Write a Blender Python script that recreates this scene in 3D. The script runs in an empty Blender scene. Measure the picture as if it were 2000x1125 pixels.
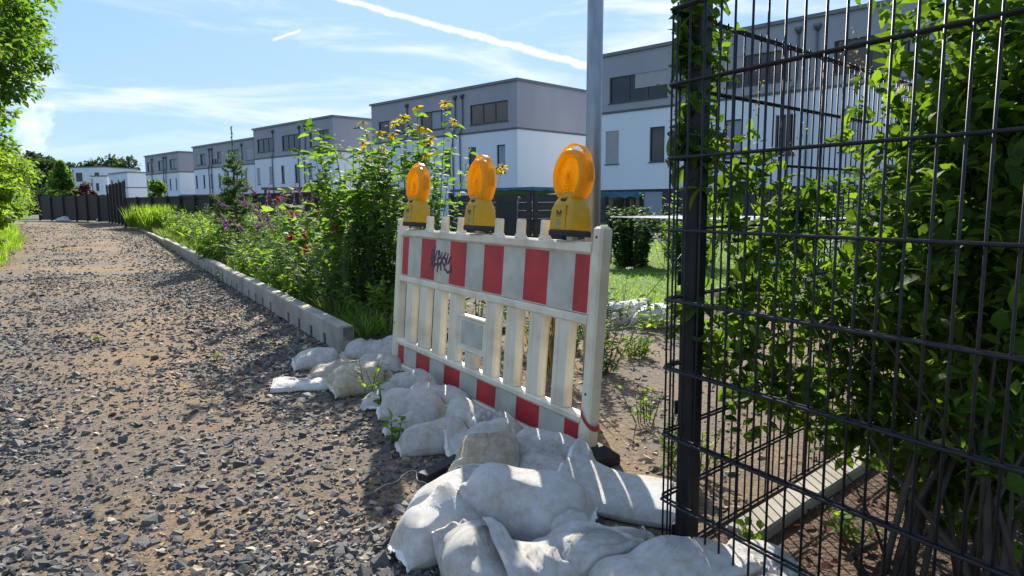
import bpy, math, random
import numpy as np
from mathutils import Vector, Matrix
rng = np.random.default_rng(11); random.seed(11)
sc = bpy.context.scene
C = sc.collection
PI = math.pi
def rad(a): return math.radians(a)

# ---------------------------------------------------------------- camera
FPX, PITCH, ROLL, CAMH = 1330.0, rad(7.2), rad(0.42), 1.10
_f = np.array([0, math.cos(PITCH), -math.sin(PITCH)])
_u0 = np.array([0, math.sin(PITCH), math.cos(PITCH)]); _r0 = np.array([1., 0, 0])
_r = math.cos(ROLL)*_r0 - math.sin(ROLL)*_u0
_u = math.sin(ROLL)*_r0 + math.cos(ROLL)*_u0
cd = bpy.data.cameras.new('camera'); cam = bpy.data.objects.new('camera', cd); C.objects.link(cam)
cd.sensor_width = 36; cd.lens = FPX/2000*36; cd.clip_start = 0.05; cd.clip_end = 9000
cam.matrix_world = Matrix(((_r[0], _u[0], -_f[0], 0), (_r[1], _u[1], -_f[1], 0), (_r[2], _u[2], -_f[2], CAMH), (0, 0, 0, 1)))
sc.camera = cam
def ray(x, y): return _f + (x-1000)/FPX*_r + (562.5-y)/FPX*_u
def spot(x, y, z=0.0):
    d = ray(x, y); t = (z-CAMH)/d[2]; return Vector((t*d[0], t*d[1], z))
def at(x, y, Y):
    d = ray(x, y); t = Y/d[1]; return Vector((t*d[0], Y, CAMH+t*d[2]))
# road frame: m across the road (to the right), t along it (away)
RM = np.array([.857, .515]); RT = np.array([-.515, .857])
def mt(m, t, z=0.0): return Vector((m*RM[0]+t*RT[0], m*RM[1]+t*RT[1], z))

# ---------------------------------------------------------------- world, sun, exposure
SUN_EL, SUN_AZ = rad(32), rad(-3)          # azimuth from +Y towards +X
sd = bpy.data.lights.new('sun', 'SUN'); sun = bpy.data.objects.new('sun', sd); C.objects.link(sun)
sd.energy = 4.9; sd.angle = rad(0.53); sd.color = (1.0, .93, .82)
sv = Vector((math.sin(SUN_AZ)*math.cos(SUN_EL), math.cos(SUN_AZ)*math.cos(SUN_EL), math.sin(SUN_EL)))
sun.rotation_euler = sv.to_track_quat('Z', 'Y').to_euler(); sun.location = (0, 20, 30)
w = bpy.data.worlds.new('World'); sc.world = w; w.use_nodes = True
nt = w.node_tree; nt.nodes.clear()
def nd(t, tree=None, **kw):
    n = (tree or nt).nodes.new(t)
    for k, v in kw.items(): setattr(n, k, v)
    return n
def math_n(tree, op, a, b=None, clamp=False):
    n = tree.nodes.new('ShaderNodeMath'); n.operation = op; n.use_clamp = clamp
    for i, v in enumerate((a, b)):
        if v is None: continue
        if isinstance(v, (int, float)): n.inputs[i].default_value = v
        else: tree.links.new(v, n.inputs[i])
    return n.outputs[0]
out = nd('ShaderNodeOutputWorld'); bg = nd('ShaderNodeBackground')
sky = nd('ShaderNodeTexSky', sky_type='NISHITA', sun_disc=False, sun_elevation=SUN_EL, sun_rotation=SUN_AZ,
         altitude=100, air_density=1.0, dust_density=0.35, ozone_density=2.5)
SKY_STRENGTH = 0.14
bg.inputs[1].default_value = SKY_STRENGTH
tc = nd('ShaderNodeTexCoord')
def dot(v):
    n = nd('ShaderNodeVectorMath', operation='DOT_PRODUCT'); nt.links.new(tc.outputs['Generated'], n.inputs[0]); n.inputs[1].default_value = v
    return n.outputs['Value']
def smooth(v, a, b):
    n = nd('ShaderNodeMapRange', interpolation_type='SMOOTHSTEP'); nt.links.new(v, n.inputs[0])
    n.inputs[1].default_value = a; n.inputs[2].default_value = b; return n.outputs[0]
def trail(p0, p1, w0, w1, strength, f0=.03, f1=.05):
    a = Vector(ray(*p0)).normalized(); b = Vector(ray(*p1)).normalized()
    n = a.cross(b).normalized(); e = (b-a).normalized()
    L0, L1 = a.dot(e), b.dot(e)
    along = dot(e); prog = nd('ShaderNodeMapRange'); nt.links.new(along, prog.inputs[0]); prog.inputs[1].default_value = L0; prog.inputs[2].default_value = L1
    prog.inputs[3].default_value = w0; prog.inputs[4].default_value = w1
    nz = nd('ShaderNodeTexNoise'); nz.inputs['Scale'].default_value = 45; nz.inputs['Detail'].default_value = 5; nt.links.new(tc.outputs['Generated'], nz.inputs[0])
    off = math_n(nt, 'MULTIPLY', math_n(nt, 'SUBTRACT', nz.outputs[0], .5), w1*1.3)
    dist = math_n(nt, 'ABSOLUTE', math_n(nt, 'ADD', dot(n), off))
    r = math_n(nt, 'DIVIDE', dist, prog.outputs[0])
    core = smooth(r, 1.0, 0.15)
    ends = math_n(nt, 'MULTIPLY', smooth(along, L0-f0, L0+f0*.3), smooth(along, L1+f1, L1-f1*.1))
    front = smooth(dot(_f), 0.0, 0.2)
    return math_n(nt, 'MULTIPLY', math_n(nt, 'MULTIPLY', math_n(nt, 'MULTIPLY', core, ends), front), strength)
c1 = trail((560, -30), (1150, 130), .004, .0085, .8)
c2 = trail((537, 77), (584, 60), .0025, .003, .7, .006, .006)
mp = nd('ShaderNodeMapping'); mp.inputs['Rotation'].default_value = (0, rad(10), rad(20)); mp.inputs['Scale'].default_value = (2.2, 2.2, 13)
nt.links.new(tc.outputs['Generated'], mp.inputs[0])
wz = nd('ShaderNodeTexNoise'); wz.inputs['Scale'].default_value = 1.3; wz.inputs['Detail'].default_value = 8; wz.inputs['Roughness'].default_value = .6; wz.inputs['Distortion'].default_value = .5
nt.links.new(mp.outputs[0], wz.inputs[0])
sep = nd('ShaderNodeSeparateXYZ'); nt.links.new(tc.outputs['Generated'], sep.inputs[0])
wisp = math_n(nt, 'MULTIPLY', smooth(wz.outputs[0], .43, .68), smooth(sep.outputs[2], .02, .12))
wisp = math_n(nt, 'MULTIPLY', wisp, .62)
cl = math_n(nt, 'MAXIMUM', math_n(nt, 'MAXIMUM', c1, c2), wisp)
tint = nd('ShaderNodeMix', data_type='RGBA', blend_type='MULTIPLY'); tint.inputs[0].default_value = 1.0
# compress the glow round the sun (all of the sky alike)
sc_ = nd('ShaderNodeVectorMath', operation='SCALE'); nt.links.new(sky.outputs[0], sc_.inputs[0]); sc_.inputs['Scale'].default_value = 1/3
ad_ = nd('ShaderNodeVectorMath', operation='ADD'); nt.links.new(sc_.outputs[0], ad_.inputs[0]); ad_.inputs[1].default_value = (1, 1, 1)
dv_ = nd('ShaderNodeVectorMath', operation='DIVIDE'); nt.links.new(sky.outputs[0], dv_.inputs[0]); nt.links.new(ad_.outputs[0], dv_.inputs[1])
nt.links.new(dv_.outputs[0], tint.inputs[6]); tint.inputs[7].default_value = (1.04, 1.46, 2.06, 1)
mx = nd('ShaderNodeMix', data_type='RGBA'); nt.links.new(cl, mx.inputs[0]); nt.links.new(tint.outputs[2], mx.inputs[6]); mx.inputs[7].default_value = (5.2, 5.2, 5.2, 1)
nt.links.new(mx.outputs[2], bg.inputs[0]); nt.links.new(bg.outputs[0], out.inputs[0])
sc.view_settings.view_transform = 'Standard'; sc.view_settings.look = 'None'
sc.view_settings.exposure = 0.82; sc.view_settings.gamma = 1
sc.cycles.use_denoising = True; sc.cycles.max_bounces = 8; sc.cycles.transparent_max_bounces = 12
sc.cycles.volume_bounces = 6; sc.cycles.volume_step_rate = 2; sc.cycles.volume_max_steps = 64

# ---------------------------------------------------------------- materials
MATS = {}
def newmat(name):
    m = bpy.data.materials.new(name); m.use_nodes = True; MATS[name] = m
    t = m.node_tree; b = t.nodes['Principled BSDF']; return m, t, b
def ramp(t, src, stops):
    r = t.nodes.new('ShaderNodeValToRGB'); e = r.color_ramp.elements
    while len(e) < len(stops): e.new(.5)
    for el, (p, c) in zip(e, stops): el.position = p; el.color = (*c, 1)
    t.links.new(src, r.inputs[0]); return r.outputs[0]
def noise(t, scale, detail=4, rough=.55, coord='Object', stretch=None):
    tcn = t.nodes.new('ShaderNodeTexCoord'); n = t.nodes.new('ShaderNodeTexNoise')
    n.inputs['Scale'].default_value = scale; n.inputs['Detail'].default_value = detail; n.inputs['Roughness'].default_value = rough
    src = tcn.outputs[coord]
    if stretch:
        mpn = t.nodes.new('ShaderNodeMapping'); mpn.inputs['Scale'].default_value = stretch; t.links.new(src, mpn.inputs[0]); src = mpn.outputs[0]
    t.links.new(src, n.inputs[0]); return n.outputs[0]
def bump(t, b, h, strength, dist=.01):
    n = t.nodes.new('ShaderNodeBump'); n.inputs['Strength'].default_value = strength; n.inputs['Distance'].default_value = dist
    t.links.new(h, n.inputs['Height']); t.links.new(n.outputs[0], b.inputs['Normal'])
def mat(name, c1, c2=None, scale=8, rough=.6, bmp=0, bscale=60, bdist=.004, metal=0, spec=.5, lo=.35, hi=.65, detail=5, coord='Object', stretch=None):
    m, t, b = newmat(name)
    b.inputs['Roughness'].default_value = rough; b.inputs['Metallic'].default_value = metal; b.inputs['Specular IOR Level'].default_value = spec
    if c2 is None: c2 = tuple(v*.8 for v in c1)
    t.links.new(ramp(t, noise(t, scale, detail, coord=coord, stretch=stretch), [(lo, c2), (hi, c1)]), b.inputs['Base Color'])
    if bmp: bump(t, b, noise(t, bscale, 4, coord=coord), bmp, bdist)
    return m
def leafmat(name, dark, light, trans=.45, rough=.62, tcol=None):
    m, t, b = newmat(name)
    a = t.nodes.new('ShaderNodeAttribute'); a.attribute_name = 'Col'
    col = ramp(t, a.outputs['Fac'], [(0, dark), (1, light)])
    t.links.new(col, b.inputs['Base Color']); b.inputs['Roughness'].default_value = rough; b.inputs['Specular IOR Level'].default_value = .18
    tr = t.nodes.new('ShaderNodeBsdfTranslucent')
    k = t.nodes.new('ShaderNodeMix'); k.data_type = 'RGBA'; k.blend_type = 'MULTIPLY'; k.inputs[0].default_value = 1
    t.links.new(col, k.inputs[6]); k.inputs[7].default_value = (*(tcol or (3.6, 3.6, 1.2)), 1)
    t.links.new(k.outputs[2], tr.inputs[0])
    mxs = t.nodes.new('ShaderNodeMixShader'); mxs.inputs[0].default_value = trans
    t.links.new(b.outputs[0], mxs.inputs[1]); t.links.new(tr.outputs[0], mxs.inputs[2])
    t.links.new(mxs.outputs[0], t.nodes['Material Output'].inputs[0]); return m
leafmat('leaf', (.034, .075, .018), (.105, .180, .036), .5)
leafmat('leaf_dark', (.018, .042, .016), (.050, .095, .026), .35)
leafmat('leaf_light', (.060, .115, .022), (.140, .200, .040), .5)
leafmat('leaf_grey', (.050, .085, .050), (.105, .150, .085), .35)
leafmat('leaf_far', (.022, .045, .026), (.060, .090, .044), .25)
leafmat('leaf_hedge', (.022, .050, .012), (.090, .150, .024), .5, tcol=(3.4, 3.3, .9))
leafmat('needle', (.035, .075, .030), (.095, .150, .060), .35)
leafmat('grass', (.065, .135, .018), (.150, .235, .035), .5)
leafmat('grass_dry', (.20, .15, .07), (.36, .29, .15), .4, tcol=(1.5, 1.4, 1.1))
leafmat('petal_yellow', (.82, .52, .01), (.92, .70, .02), .5, tcol=(1.1, 1.05, .9))
leafmat('petal_red', (.42, .02, .04), (.70, .12, .10), .35, tcol=(1.1, .9, .9))
leafmat('petal_purple', (.20, .07, .18), (.40, .17, .36), .35, tcol=(1.2, 1, 1.2))
leafmat('petal_white', (.6, .6, .52), (.8, .8, .74), .3, tcol=(1.1, 1.1, 1.0))
leafmat('leaf_rust', (.09, .03, .025), (.20, .07, .05), .35, tcol=(1.5, 1.2, 1))
mat('bark', (.16, .12, .08), (.07, .05, .035), 20, .9, .6, 90)
mat('stem', (.13, .16, .06), (.09, .08, .04), 10, .7)
mat('twig', (.075, .055, .036), (.035, .026, .018), 14, .8, .4, 120)
mat('concrete', (.42, .385, .32), (.28, .25, .20), 3.5, .85, .35, 140, .003)
mat('notch_shade', (.055, .052, .05), (.035, .033, .03), 9, .9)  # near-black colour painting the shade inside the edging notches
mat('render_white', (.76, .81, .86), (.69, .745, .80), .35, .85, stretch=(1, 1, .25))
mat('render_grey', (.36, .36, .40), (.315, .315, .35), .4, .85, stretch=(1, 1, .25))
mat('band', (.10, .10, .11), None, 4, .5)
mat('window_frame', (.055, .055, .06), None, 4, .45)
mat('roof_felt', (.22, .22, .22), None, 3, .8)
mat('zinc', (.17, .18, .20), (.14, .15, .165), 3, .45, metal=.4)
mat('shutter', (.42, .42, .43), (.37, .37, .38), 3, .55)
mat('base_dark', (.05, .052, .058), (.04, .04, .045), 2, .7)
m, t, b = newmat('glass'); b.inputs['Base Color'].default_value = (.012, .013, .015, 1); b.inputs['Roughness'].default_value = .06; b.inputs['Specular IOR Level'].default_value = .6
bump(t, b, noise(t, .8, 2), .05, .05)
m, t, b = newmat('curtain'); b.inputs['Base Color'].default_value = (.30, .34, .40, 1); b.inputs['Roughness'].default_value = .8
mat('black_steel', (.016, .017, .020), (.010, .010, .012), 30, .5, .2, 260, .001, spec=.35)
mat('galvanised', (.33, .37, .41), (.22, .25, .28), 14, .42, .1, 60, .002, metal=.75, stretch=(1, 1, .3))
mat('fence_wood', (.062, .052, .044), (.034, .030, .027), 6, .75, stretch=(1, 1, 8))
mat('shed_wood', (.085, .062, .050), (.045, .035, .030), 5, .8, .3, 40, .004, stretch=(1, 1, 9))
mat('post_wood', (.20, .145, .10), (.12, .085, .06), 6, .8, .3, 50, .003, stretch=(6, 6, 1))
mat('tarp', (.05, .17, .22), (.03, .11, .15), 6, .85, .5, 14, .02)
mat('rubber', (.025, .025, .026), (.016, .016, .016), 20, .7, .4, 120, .002)
mat('barrier_plastic', (.80, .72, .54), (.54, .44, .30), 5, .45, .2, 90, .002, lo=.22, hi=.55, detail=9)
mat('film_white', (.58, .56, .46), (.42, .40, .32), 7, .5, .12, 300, .001, detail=9)
mat('film_red', (.54, .026, .026), (.38, .018, .022), 7, .5, .12, 300, .001, detail=9)
mat('ink', (.075, .012, .05), (.05, .01, .035), 20, .5)
mat('ink_dark', (.03, .028, .02), None, 20, .5)
mat('grey_mark', (.28, .30, .28), None, 20, .5)
mat('mulch', (.17, .10, .06), (.07, .04, .025), 26, .95, 1, 50, .03, detail=8)
mat('soil', (.14, .10, .065), (.075, .055, .035), 9, .95, .9, 40, .02, detail=8)
mat('lawn_soil', (.075, .125, .025), (.055, .09, .02), 3, .95, .5, 60, .02)
mat('earth', (.10, .115, .045), (.07, .07, .035), .3, .95, .4, 8, .05)
mat('cord', (.55, .53, .48), None, 20, .7)
mat('tape', (.55, .03, .04), (.40, .02, .03), 20, .45)
mat('blue_plastic', (.02, .22, .60), None, 5, .4)
mat('white_metal', (.72, .73, .70), None, 9, .4)
mat('brown_wood', (.20, .11, .07), None, 5, .6)
def plastic_lamp(name, col, trans, tcol, rough, ridges=0):
    m, t, b = newmat(name)
    b.inputs['Roughness'].default_value = rough
    t.links.new(ramp(t, noise(t, 14, 4), [(.3, tuple(v*.85 for v in col)), (.7, col)]), b.inputs['Base Color'])
    tr = t.nodes.new('ShaderNodeBsdfTranslucent'); tr.inputs[0].default_value = (*tcol, 1)
    mxs = t.nodes.new('ShaderNodeMixShader'); mxs.inputs[0].default_value = trans
    t.links.new(b.outputs[0], mxs.inputs[1]); t.links.new(tr.outputs[0], mxs.inputs[2]); t.links.new(mxs.outputs[0], t.nodes['Material Output'].inputs[0])
plastic_lamp('lamp_yellow', (.66, .40, .012), .12, (.9, .5, .02), .42)
plastic_lamp('lamp_amber', (.90, .46, .03), .88, (1.0, .68, .07), .12)
plastic_lamp('lamp_rim', (.85, .50, .03), .50, (1.0, .62, .04), .35)
# woven sandbag cloth: fine weave relief plus dirt
def bagmat(name, c_clean, c_dirt, lo, hi):
    m, t, b = newmat(name); b.inputs['Roughness'].default_value = .42; b.inputs['Specular IOR Level'].default_value = .5
    dirt = math_n(t, 'ADD', math_n(t, 'MULTIPLY', noise(t, 6, 8, .72), .55), math_n(t, 'MULTIPLY', noise(t, 34, 6, .7), .45))
    t.links.new(ramp(t, dirt, [(lo, c_dirt), (hi, c_clean)]), b.inputs['Base Color'])
    uv = t.nodes.new('ShaderNodeTexCoord')
    wv = t.nodes.new('ShaderNodeTexWave'); wv.inputs['Scale'].default_value = 210; wv.inputs['Distortion'].default_value = .6; wv.bands_direction = 'X'
    wv2 = t.nodes.new('ShaderNodeTexWave'); wv2.inputs['Scale'].default_value = 210; wv2.inputs['Distortion'].default_value = .6; wv2.bands_direction = 'Y'
    t.links.new(uv.outputs['UV'], wv.inputs[0]); t.links.new(uv.outputs['UV'], wv2.inputs[0])
    h = math_n(t, 'ADD', math_n(t, 'MULTIPLY', math_n(t, 'ADD', wv.outputs[0], wv2.outputs[0]), .16), math_n(t, 'MULTIPLY', noise(t, 26, 6, .6), 1.3))
    bump(t, b, h, .7, .012)
bagmat('bag_white', (.86, .84, .80), (.62, .54, .42), .37, .56)
bagmat('bag_tan', (.80, .71, .55), (.50, .38, .23), .41, .58)
bagmat('bag_grey', (.80, .78, .73), (.52, .44, .33), .37, .58)
# gravel bed and loose stones
m, t, b = newmat('gravel_bed'); b.inputs['Roughness'].default_value = .95
big = noise(t, .55, 6, .62); fine = noise(t, 38, 6, .7)
sand = ramp(t, fine, [(.3, (.12, .072, .034)), (.5, (.27, .170, .080)), (.7, (.42, .275, .135))])
grey = ramp(t, fine, [(.3, (.062, .049, .036)), (.5, (.16, .125, .090)), (.7, (.28, .225, .165))])
k = t.nodes.new('ShaderNodeMix'); k.data_type = 'RGBA'; t.links.new(ramp(t, big, [(.44, (0, 0, 0)), (.60, (1, 1, 1))]), k.inputs[0]); t.links.new(grey, k.inputs[6]); t.links.new(sand, k.inputs[7])
t.links.new(k.outputs[2], b.inputs['Base Color'])
vo = t.nodes.new('ShaderNodeTexVoronoi'); vo.inputs['Scale'].default_value = 75; tcn = t.nodes.new('ShaderNodeTexCoord'); t.links.new(tcn.outputs['Object'], vo.inputs[0])
bump(t, b, math_n(t, 'ADD', math_n(t, 'MULTIPLY', vo.outputs[0], -.35), noise(t, 110, 5, .7)), .7, .012)
m, t, b = newmat('stone'); b.inputs['Roughness'].default_value = .75
a = t.nodes.new('ShaderNodeAttribute'); a.attribute_name = 'Col'
base = ramp(t, a.outputs['Fac'], [(0, (.05, .048, .045)), (.45, (.140, .132, .120)), (.75, (.27, .252, .222)), (.86, (.36, .26, .16)), (1, (.50, .40, .28))])
k = t.nodes.new('ShaderNodeMix'); k.data_type = 'RGBA'; k.blend_type = 'MULTIPLY'; k.inputs[0].default_value = .6
t.links.new(base, k.inputs[6]); t.links.new(ramp(t, noise(t, 60, 4), [(.3, (.55, .55, .55)), (.7, (1.25, 1.22, 1.18))]), k.inputs[7]); t.links.new(k.outputs[2], b.inputs['Base Color'])
bump(t, b, noise(t, 150, 3), .4, .003)

# ---------------------------------------------------------------- mesh helpers
def tag(o, label=None, cat=None, group=None, kind=None):
    for k_, v_ in (('label', label), ('category', cat), ('group', group), ('kind', kind)):
        if v_: o[k_] = v_
    return o
def link(name, me, parent=None):
    o = bpy.data.objects.new(name, me); C.objects.link(o)
    if parent: o.parent = parent
    return o
def empty(name, loc=(0, 0, 0), rot=(0, 0, 0)):
    o = bpy.data.objects.new(name, None); C.objects.link(o); o.location = loc; o.rotation_euler = rot; o.empty_display_size = .1
    return o
class MB:
    def __init__(s): s.v = []; s.f = []
    def quad(s, *p):
        n = len(s.v); s.v += [tuple(q) for q in p]; s.f.append(tuple(range(n, n+len(p)))); return s
    def box(s, x0, x1, y0, y1, z0, z1, bev=0):
        n = len(s.v)
        if not bev:
            s.v += [(x0, y0, z0), (x1, y0, z0), (x1, y1, z0), (x0, y1, z0), (x0, y0, z1), (x1, y0, z1), (x1, y1, z1), (x0, y1, z1)]
            s.f += [tuple(n+i for i in q) for q in ((3, 2, 1, 0), (4, 5, 6, 7), (0, 1, 5, 4), (1, 2, 6, 5), (2, 3, 7, 6), (3, 0, 4, 7))]
        else:
            b_ = bev; rings = []
            for z, i in ((z0, b_), (z0+b_, 0), (z1-b_, 0), (z1, b_)):
                X0, X1, Y0, Y1 = x0+i, x1-i, y0+i, y1-i; c = b_
                rings.append([(X0+c, Y0, z), (X1-c, Y0, z), (X1, Y0+c, z), (X1, Y1-c, z), (X1-c, Y1, z), (X0+c, Y1, z), (X0, Y1-c, z), (X0, Y0+c, z)])
            s.loft(rings)
        return s
    def loft(s, rings, cap=True, closed=True):
        n = len(s.v); k_ = len(rings[0])
        for r_ in rings: s.v += [tuple(p) for p in r_]
        for i in range(len(rings)-1):
            for j in range(k_ if closed else k_-1):
                a_, b_ = n+i*k_+j, n+i*k_+(j+1) % k_
                s.f.append((a_, b_, b_+k_, a_+k_))
        if cap:
            s.f.append(tuple(n+j for j in reversed(range(k_)))); s.f.append(tuple(n+(len(rings)-1)*k_+j for j in range(k_)))
        return s
    def tube(s, pts, r, sides=6, cap=True):
        pts = [Vector(p) for p in pts]; rings = []; up = Vector((.13, .21, .97)); prev = None
        for i, p in enumerate(pts):
            d = (pts[min(i+1, len(pts)-1)]-pts[max(i-1, 0)]).normalized()
            a_ = d.cross(prev if prev else up)
            if a_.length < 1e-4: a_ = d.cross(Vector((1, 0, 0)))
            a_.normalize(); b_ = d.cross(a_).normalized(); prev = b_.cross(d) if False else prev
            rr = r[i] if isinstance(r, (list, tuple)) else r
            rings.append([p+rr*(math.cos(2*PI*j/sides)*a_+math.sin(2*PI*j/sides)*b_) for j in range(sides)])
        return s.loft(rings, cap)
    def build(s, name, m_, parent=None, smooth=False):
        me = bpy.data.meshes.new(name); me.from_pydata(s.v, [], s.f); me.materials.append(MATS[m_])
        if smooth:
            for p in me.polygons: p.use_smooth = True
        me.update(); return link(name, me, parent)
def np_mesh(name, V, F, m_, parent=None, col=None, smooth=False):
    """V (n,3), F (m,k) with equal k"""
    me = bpy.data.meshes.new(name); V = np.asarray(V, np.float32); F = np.asarray(F, np.int32); k_ = F.shape[1]
    me.vertices.add(len(V)); me.vertices.foreach_set('co', V.ravel())
    me.loops.add(F.size); me.loops.foreach_set('vertex_index', F.ravel())
    me.polygons.add(len(F)); me.polygons.foreach_set('loop_start', np.arange(0, F.size, k_, dtype=np.int32)); me.polygons.foreach_set('loop_total', np.full(len(F), k_, np.int32))
    me.polygons.foreach_set('use_smooth', np.full(len(F), smooth))
    me.update(calc_edges=True)
    if col is not None:
        a_ = me.color_attributes.new('Col', 'FLOAT_COLOR', 'POINT'); cc = np.ones((len(V), 4), np.float32); cc[:, :3] = np.asarray(col)[:, None]
        a_.data.foreach_set('color', cc.ravel())
    me.materials.append(MATS[m_]); return link(name, me, parent)
def unit(a): return a/np.maximum(np.linalg.norm(a, axis=-1, keepdims=True), 1e-9)
def rand_dirs(n, up=0.0, r=rng):
    d = r.normal(size=(n, 3)); d[:, 2] += up; return unit(d)
def leaf_geo(P, Dr, ln, wr=.5, droop=.25, r=rng):
    """leaf blades: six vertices each (three quads/tris as quads), with a bend along the blade"""
    n = len(P); Dr = unit(Dr); ln = np.broadcast_to(ln, (n,)).astype(float)
    ref = unit(np.stack([r.normal(0, .45, n), r.normal(0, .45, n), np.ones(n)], 1))
    S = unit(np.cross(Dr, ref)); Nn = np.cross(S, Dr)
    L = ln[:, None]; W = L*wr/2
    p0 = P; p1 = P+Dr*L*.33-Nn*L*.02; p2 = P+Dr*L*.68-Nn*L*droop*.35; p3 = P+Dr*L-Nn*L*droop
    V = np.stack([p0, p1-S*W+Nn*W*.25, p1+S*W+Nn*W*.25, p2-S*W*.8+Nn*W*.2, p2+S*W*.8+Nn*W*.2, p3], 1).reshape(-1, 3)
    b_ = (np.arange(n)*6)[:, None]
    F = np.concatenate([b_+np.array([[0, 2, 1]]), b_+np.array([[1, 2, 4]]), b_+np.array([[1, 4, 3]]), b_+np.array([[3, 4, 5]])], 0)
    return V, F
def leaf_obj(name, P, Dr, ln, m_, parent, wr=.5, droop=.25, r=rng, shade=None):
    V, F = leaf_geo(np.asarray(P, float), np.asarray(Dr, float), ln, wr, droop, r)
    c = r.random(len(P)) if shade is None else shade
    o = np_mesh(name, V, F, m_, parent, np.repeat(c, 6)); o['kind'] = 'stuff'; return o
def stem_path(base, h, lean, bend, n=6):
    b = np.array(base, float); out_ = []
    for i in range(n+1):
        f = i/n; out_.append(b+np.array([lean[0]*f+bend[0]*f*f, lean[1]*f+bend[1]*f*f, h*f]))
    return np.array(out_)
def along(path, f):
    f = np.clip(f, 0, .9999)*(len(path)-1); i = f.astype(int); u_ = (f-i)[:, None]
    return path[i]*(1-u_)+path[i+1]*u_
def herb(name, label, cat, base, h, stems, spread, leaf, per, m_='leaf', wr=.4, group=None, start=.1, stem_r=.004, out_=1.0, up=.4, hvar=.25, flower=None, fl_n=0, lean=.35, stem_m='stem', r=None):
    """a leafy plant: thin stems, leaves set along them, optional flower heads"""
    r = r or np.random.default_rng(int(abs(base[0]*971+base[1]*613))+stems)
    root = empty(name, base); tag(root, label, cat, group)
    mb = MB(); P = []; Dn = []; tops = []
    for i in range(stems):
        a_ = r.uniform(0, 2*PI); q = math.sqrt(r.random())*spread
        hh = h*(1-hvar*r.random()); ln_ = lean*hh*q/max(spread, .01)
        pth = stem_path((q*math.cos(a_)*.6, q*math.sin(a_)*.6, 0), hh, (ln_*math.cos(a_)+r.normal(0, .03), ln_*math.sin(a_)+r.normal(0, .03)), (r.normal(0, .05)*hh, r.normal(0, .05)*hh))
        mb.tube(pth, [stem_r*(1-.7*k_/6) for k_ in range(7)], 4, False)
        f = start+(1-start)*r.random(per); P.append(along(pth, f)); d = r.normal(size=(per, 3)); d[:, 2] *= .3; d = unit(d)*out_; d[:, 2] += up; Dn.append(d); tops.append((pth[-1], pth[-1]-pth[-2]))
    mb.build('stem', stem_m, root)
    P = np.concatenate(P); Dn = np.concatenate(Dn)
    leaf_obj('foliage', P, Dn, leaf*r.uniform(.55, 1.15, len(P)), m_, root, wr, r=r)
    if flower:
        idx = np.argsort([-tp[0][2] for tp in tops])[:fl_n]
        for i in idx: flower(root, tops[i][0], tops[i][1], r)
    return root

# ================================================================ ground
def sheet(name, pts, m_, z):
    mb = MB(); mb.quad(*[(p[0], p[1], z) for p in pts]); return tag(mb.build(name, m_), kind='structure')
sheet('ground', [(-3000, -60), (3000, -60), (3000, 4000), (-3000, 4000)], 'earth', -.06)
_rd = [mt(1.62, -6), mt(1.62, 40), mt(-1.2, 56), mt(-5.5, 60), mt(-4.6, 44), mt(-2.6, 24), mt(-2.2, 12), mt(-3.2, 6), mt(-8, -6)]
sheet('road', _rd, 'gravel_bed', 0.0)
sheet('path', [mt(1.62, -6), mt(12, -6), mt(12, 5.6), mt(4.3, 5.6), mt(4.1, 4.9), mt(1.62, 4.9)], 'gravel_bed', -.004)
sheet('planting_bed', [mt(1.60, 4.9), mt(4.4, 4.9), mt(4.4, 14), mt(9, 20), mt(9, 44), mt(1.60, 44)], 'soil', .05)
sheet('lawn', [mt(4.4, 4.7), mt(16, 4.7), mt(22, 26), mt(9, 26), mt(9, 20), mt(4.4, 14)], 'lawn_soil', .0)
CF = np.array([.44, 1.95]); DA = np.array([math.sin(rad(149.5)), math.cos(rad(149.5))]); DB = np.array([math.sin(rad(48)), math.cos(rad(48))])
def fe(a, b, z=0.0):
    p = CF+a*DA+b*DB; return Vector((p[0], p[1], z))
sheet('hedge_bed', [fe(-.02, .10), fe(3.2, .10), fe(3.2, 5.5), fe(.10, 5.5)], 'mulch', .006)
sheet('verge', [mt(-2.0, 11), mt(-2.5, 24), mt(-4.5, 44), mt(-5.5, 60), mt(-30, 60), mt(-30, 2), mt(-8, 2), mt(-3.4, 7)], 'earth', .004)

# ================================================================ houses
HA = rad(45.8); HD = np.array([-math.sin(HA), math.cos(HA)]); HN = np.array([-math.cos(HA), -math.sin(HA)]); HO = -31*HN
def facade(mb, x0, x1, z0, z1, holes, y=0.0, dep=.14):
    xs = sorted({x0, x1, *[h[0] for h in holes], *[h[1] for h in holes]}); zs = sorted({z0, z1, *[h[2] for h in holes], *[h[3] for h in holes]})
    for i in range(len(xs)-1):
        for j in range(len(zs)-1):
            cx, cz = (xs[i]+xs[i+1])/2, (zs[j]+zs[j+1])/2
            if any(h[0] < cx < h[1] and h[2] < cz < h[3] for h in holes): continue
            mb.quad((xs[i], y, zs[j]), (xs[i+1], y, zs[j]), (xs[i+1], y, zs[j+1]), (xs[i], y, zs[j+1]))
    for (a, b, c, d) in holes:
        mb.quad((a, y, c), (a, y+dep, c), (a, y+dep, d), (a, y, d)); mb.quad((b, y+dep, c), (b, y, c), (b, y, d), (b, y+dep, d))
        mb.quad((a, y, c), (b, y, c), (b, y+dep, c), (a, y+dep, c)); mb.quad((a, y+dep, d), (b, y+dep, d), (b, y, d), (a, y, d))
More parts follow.
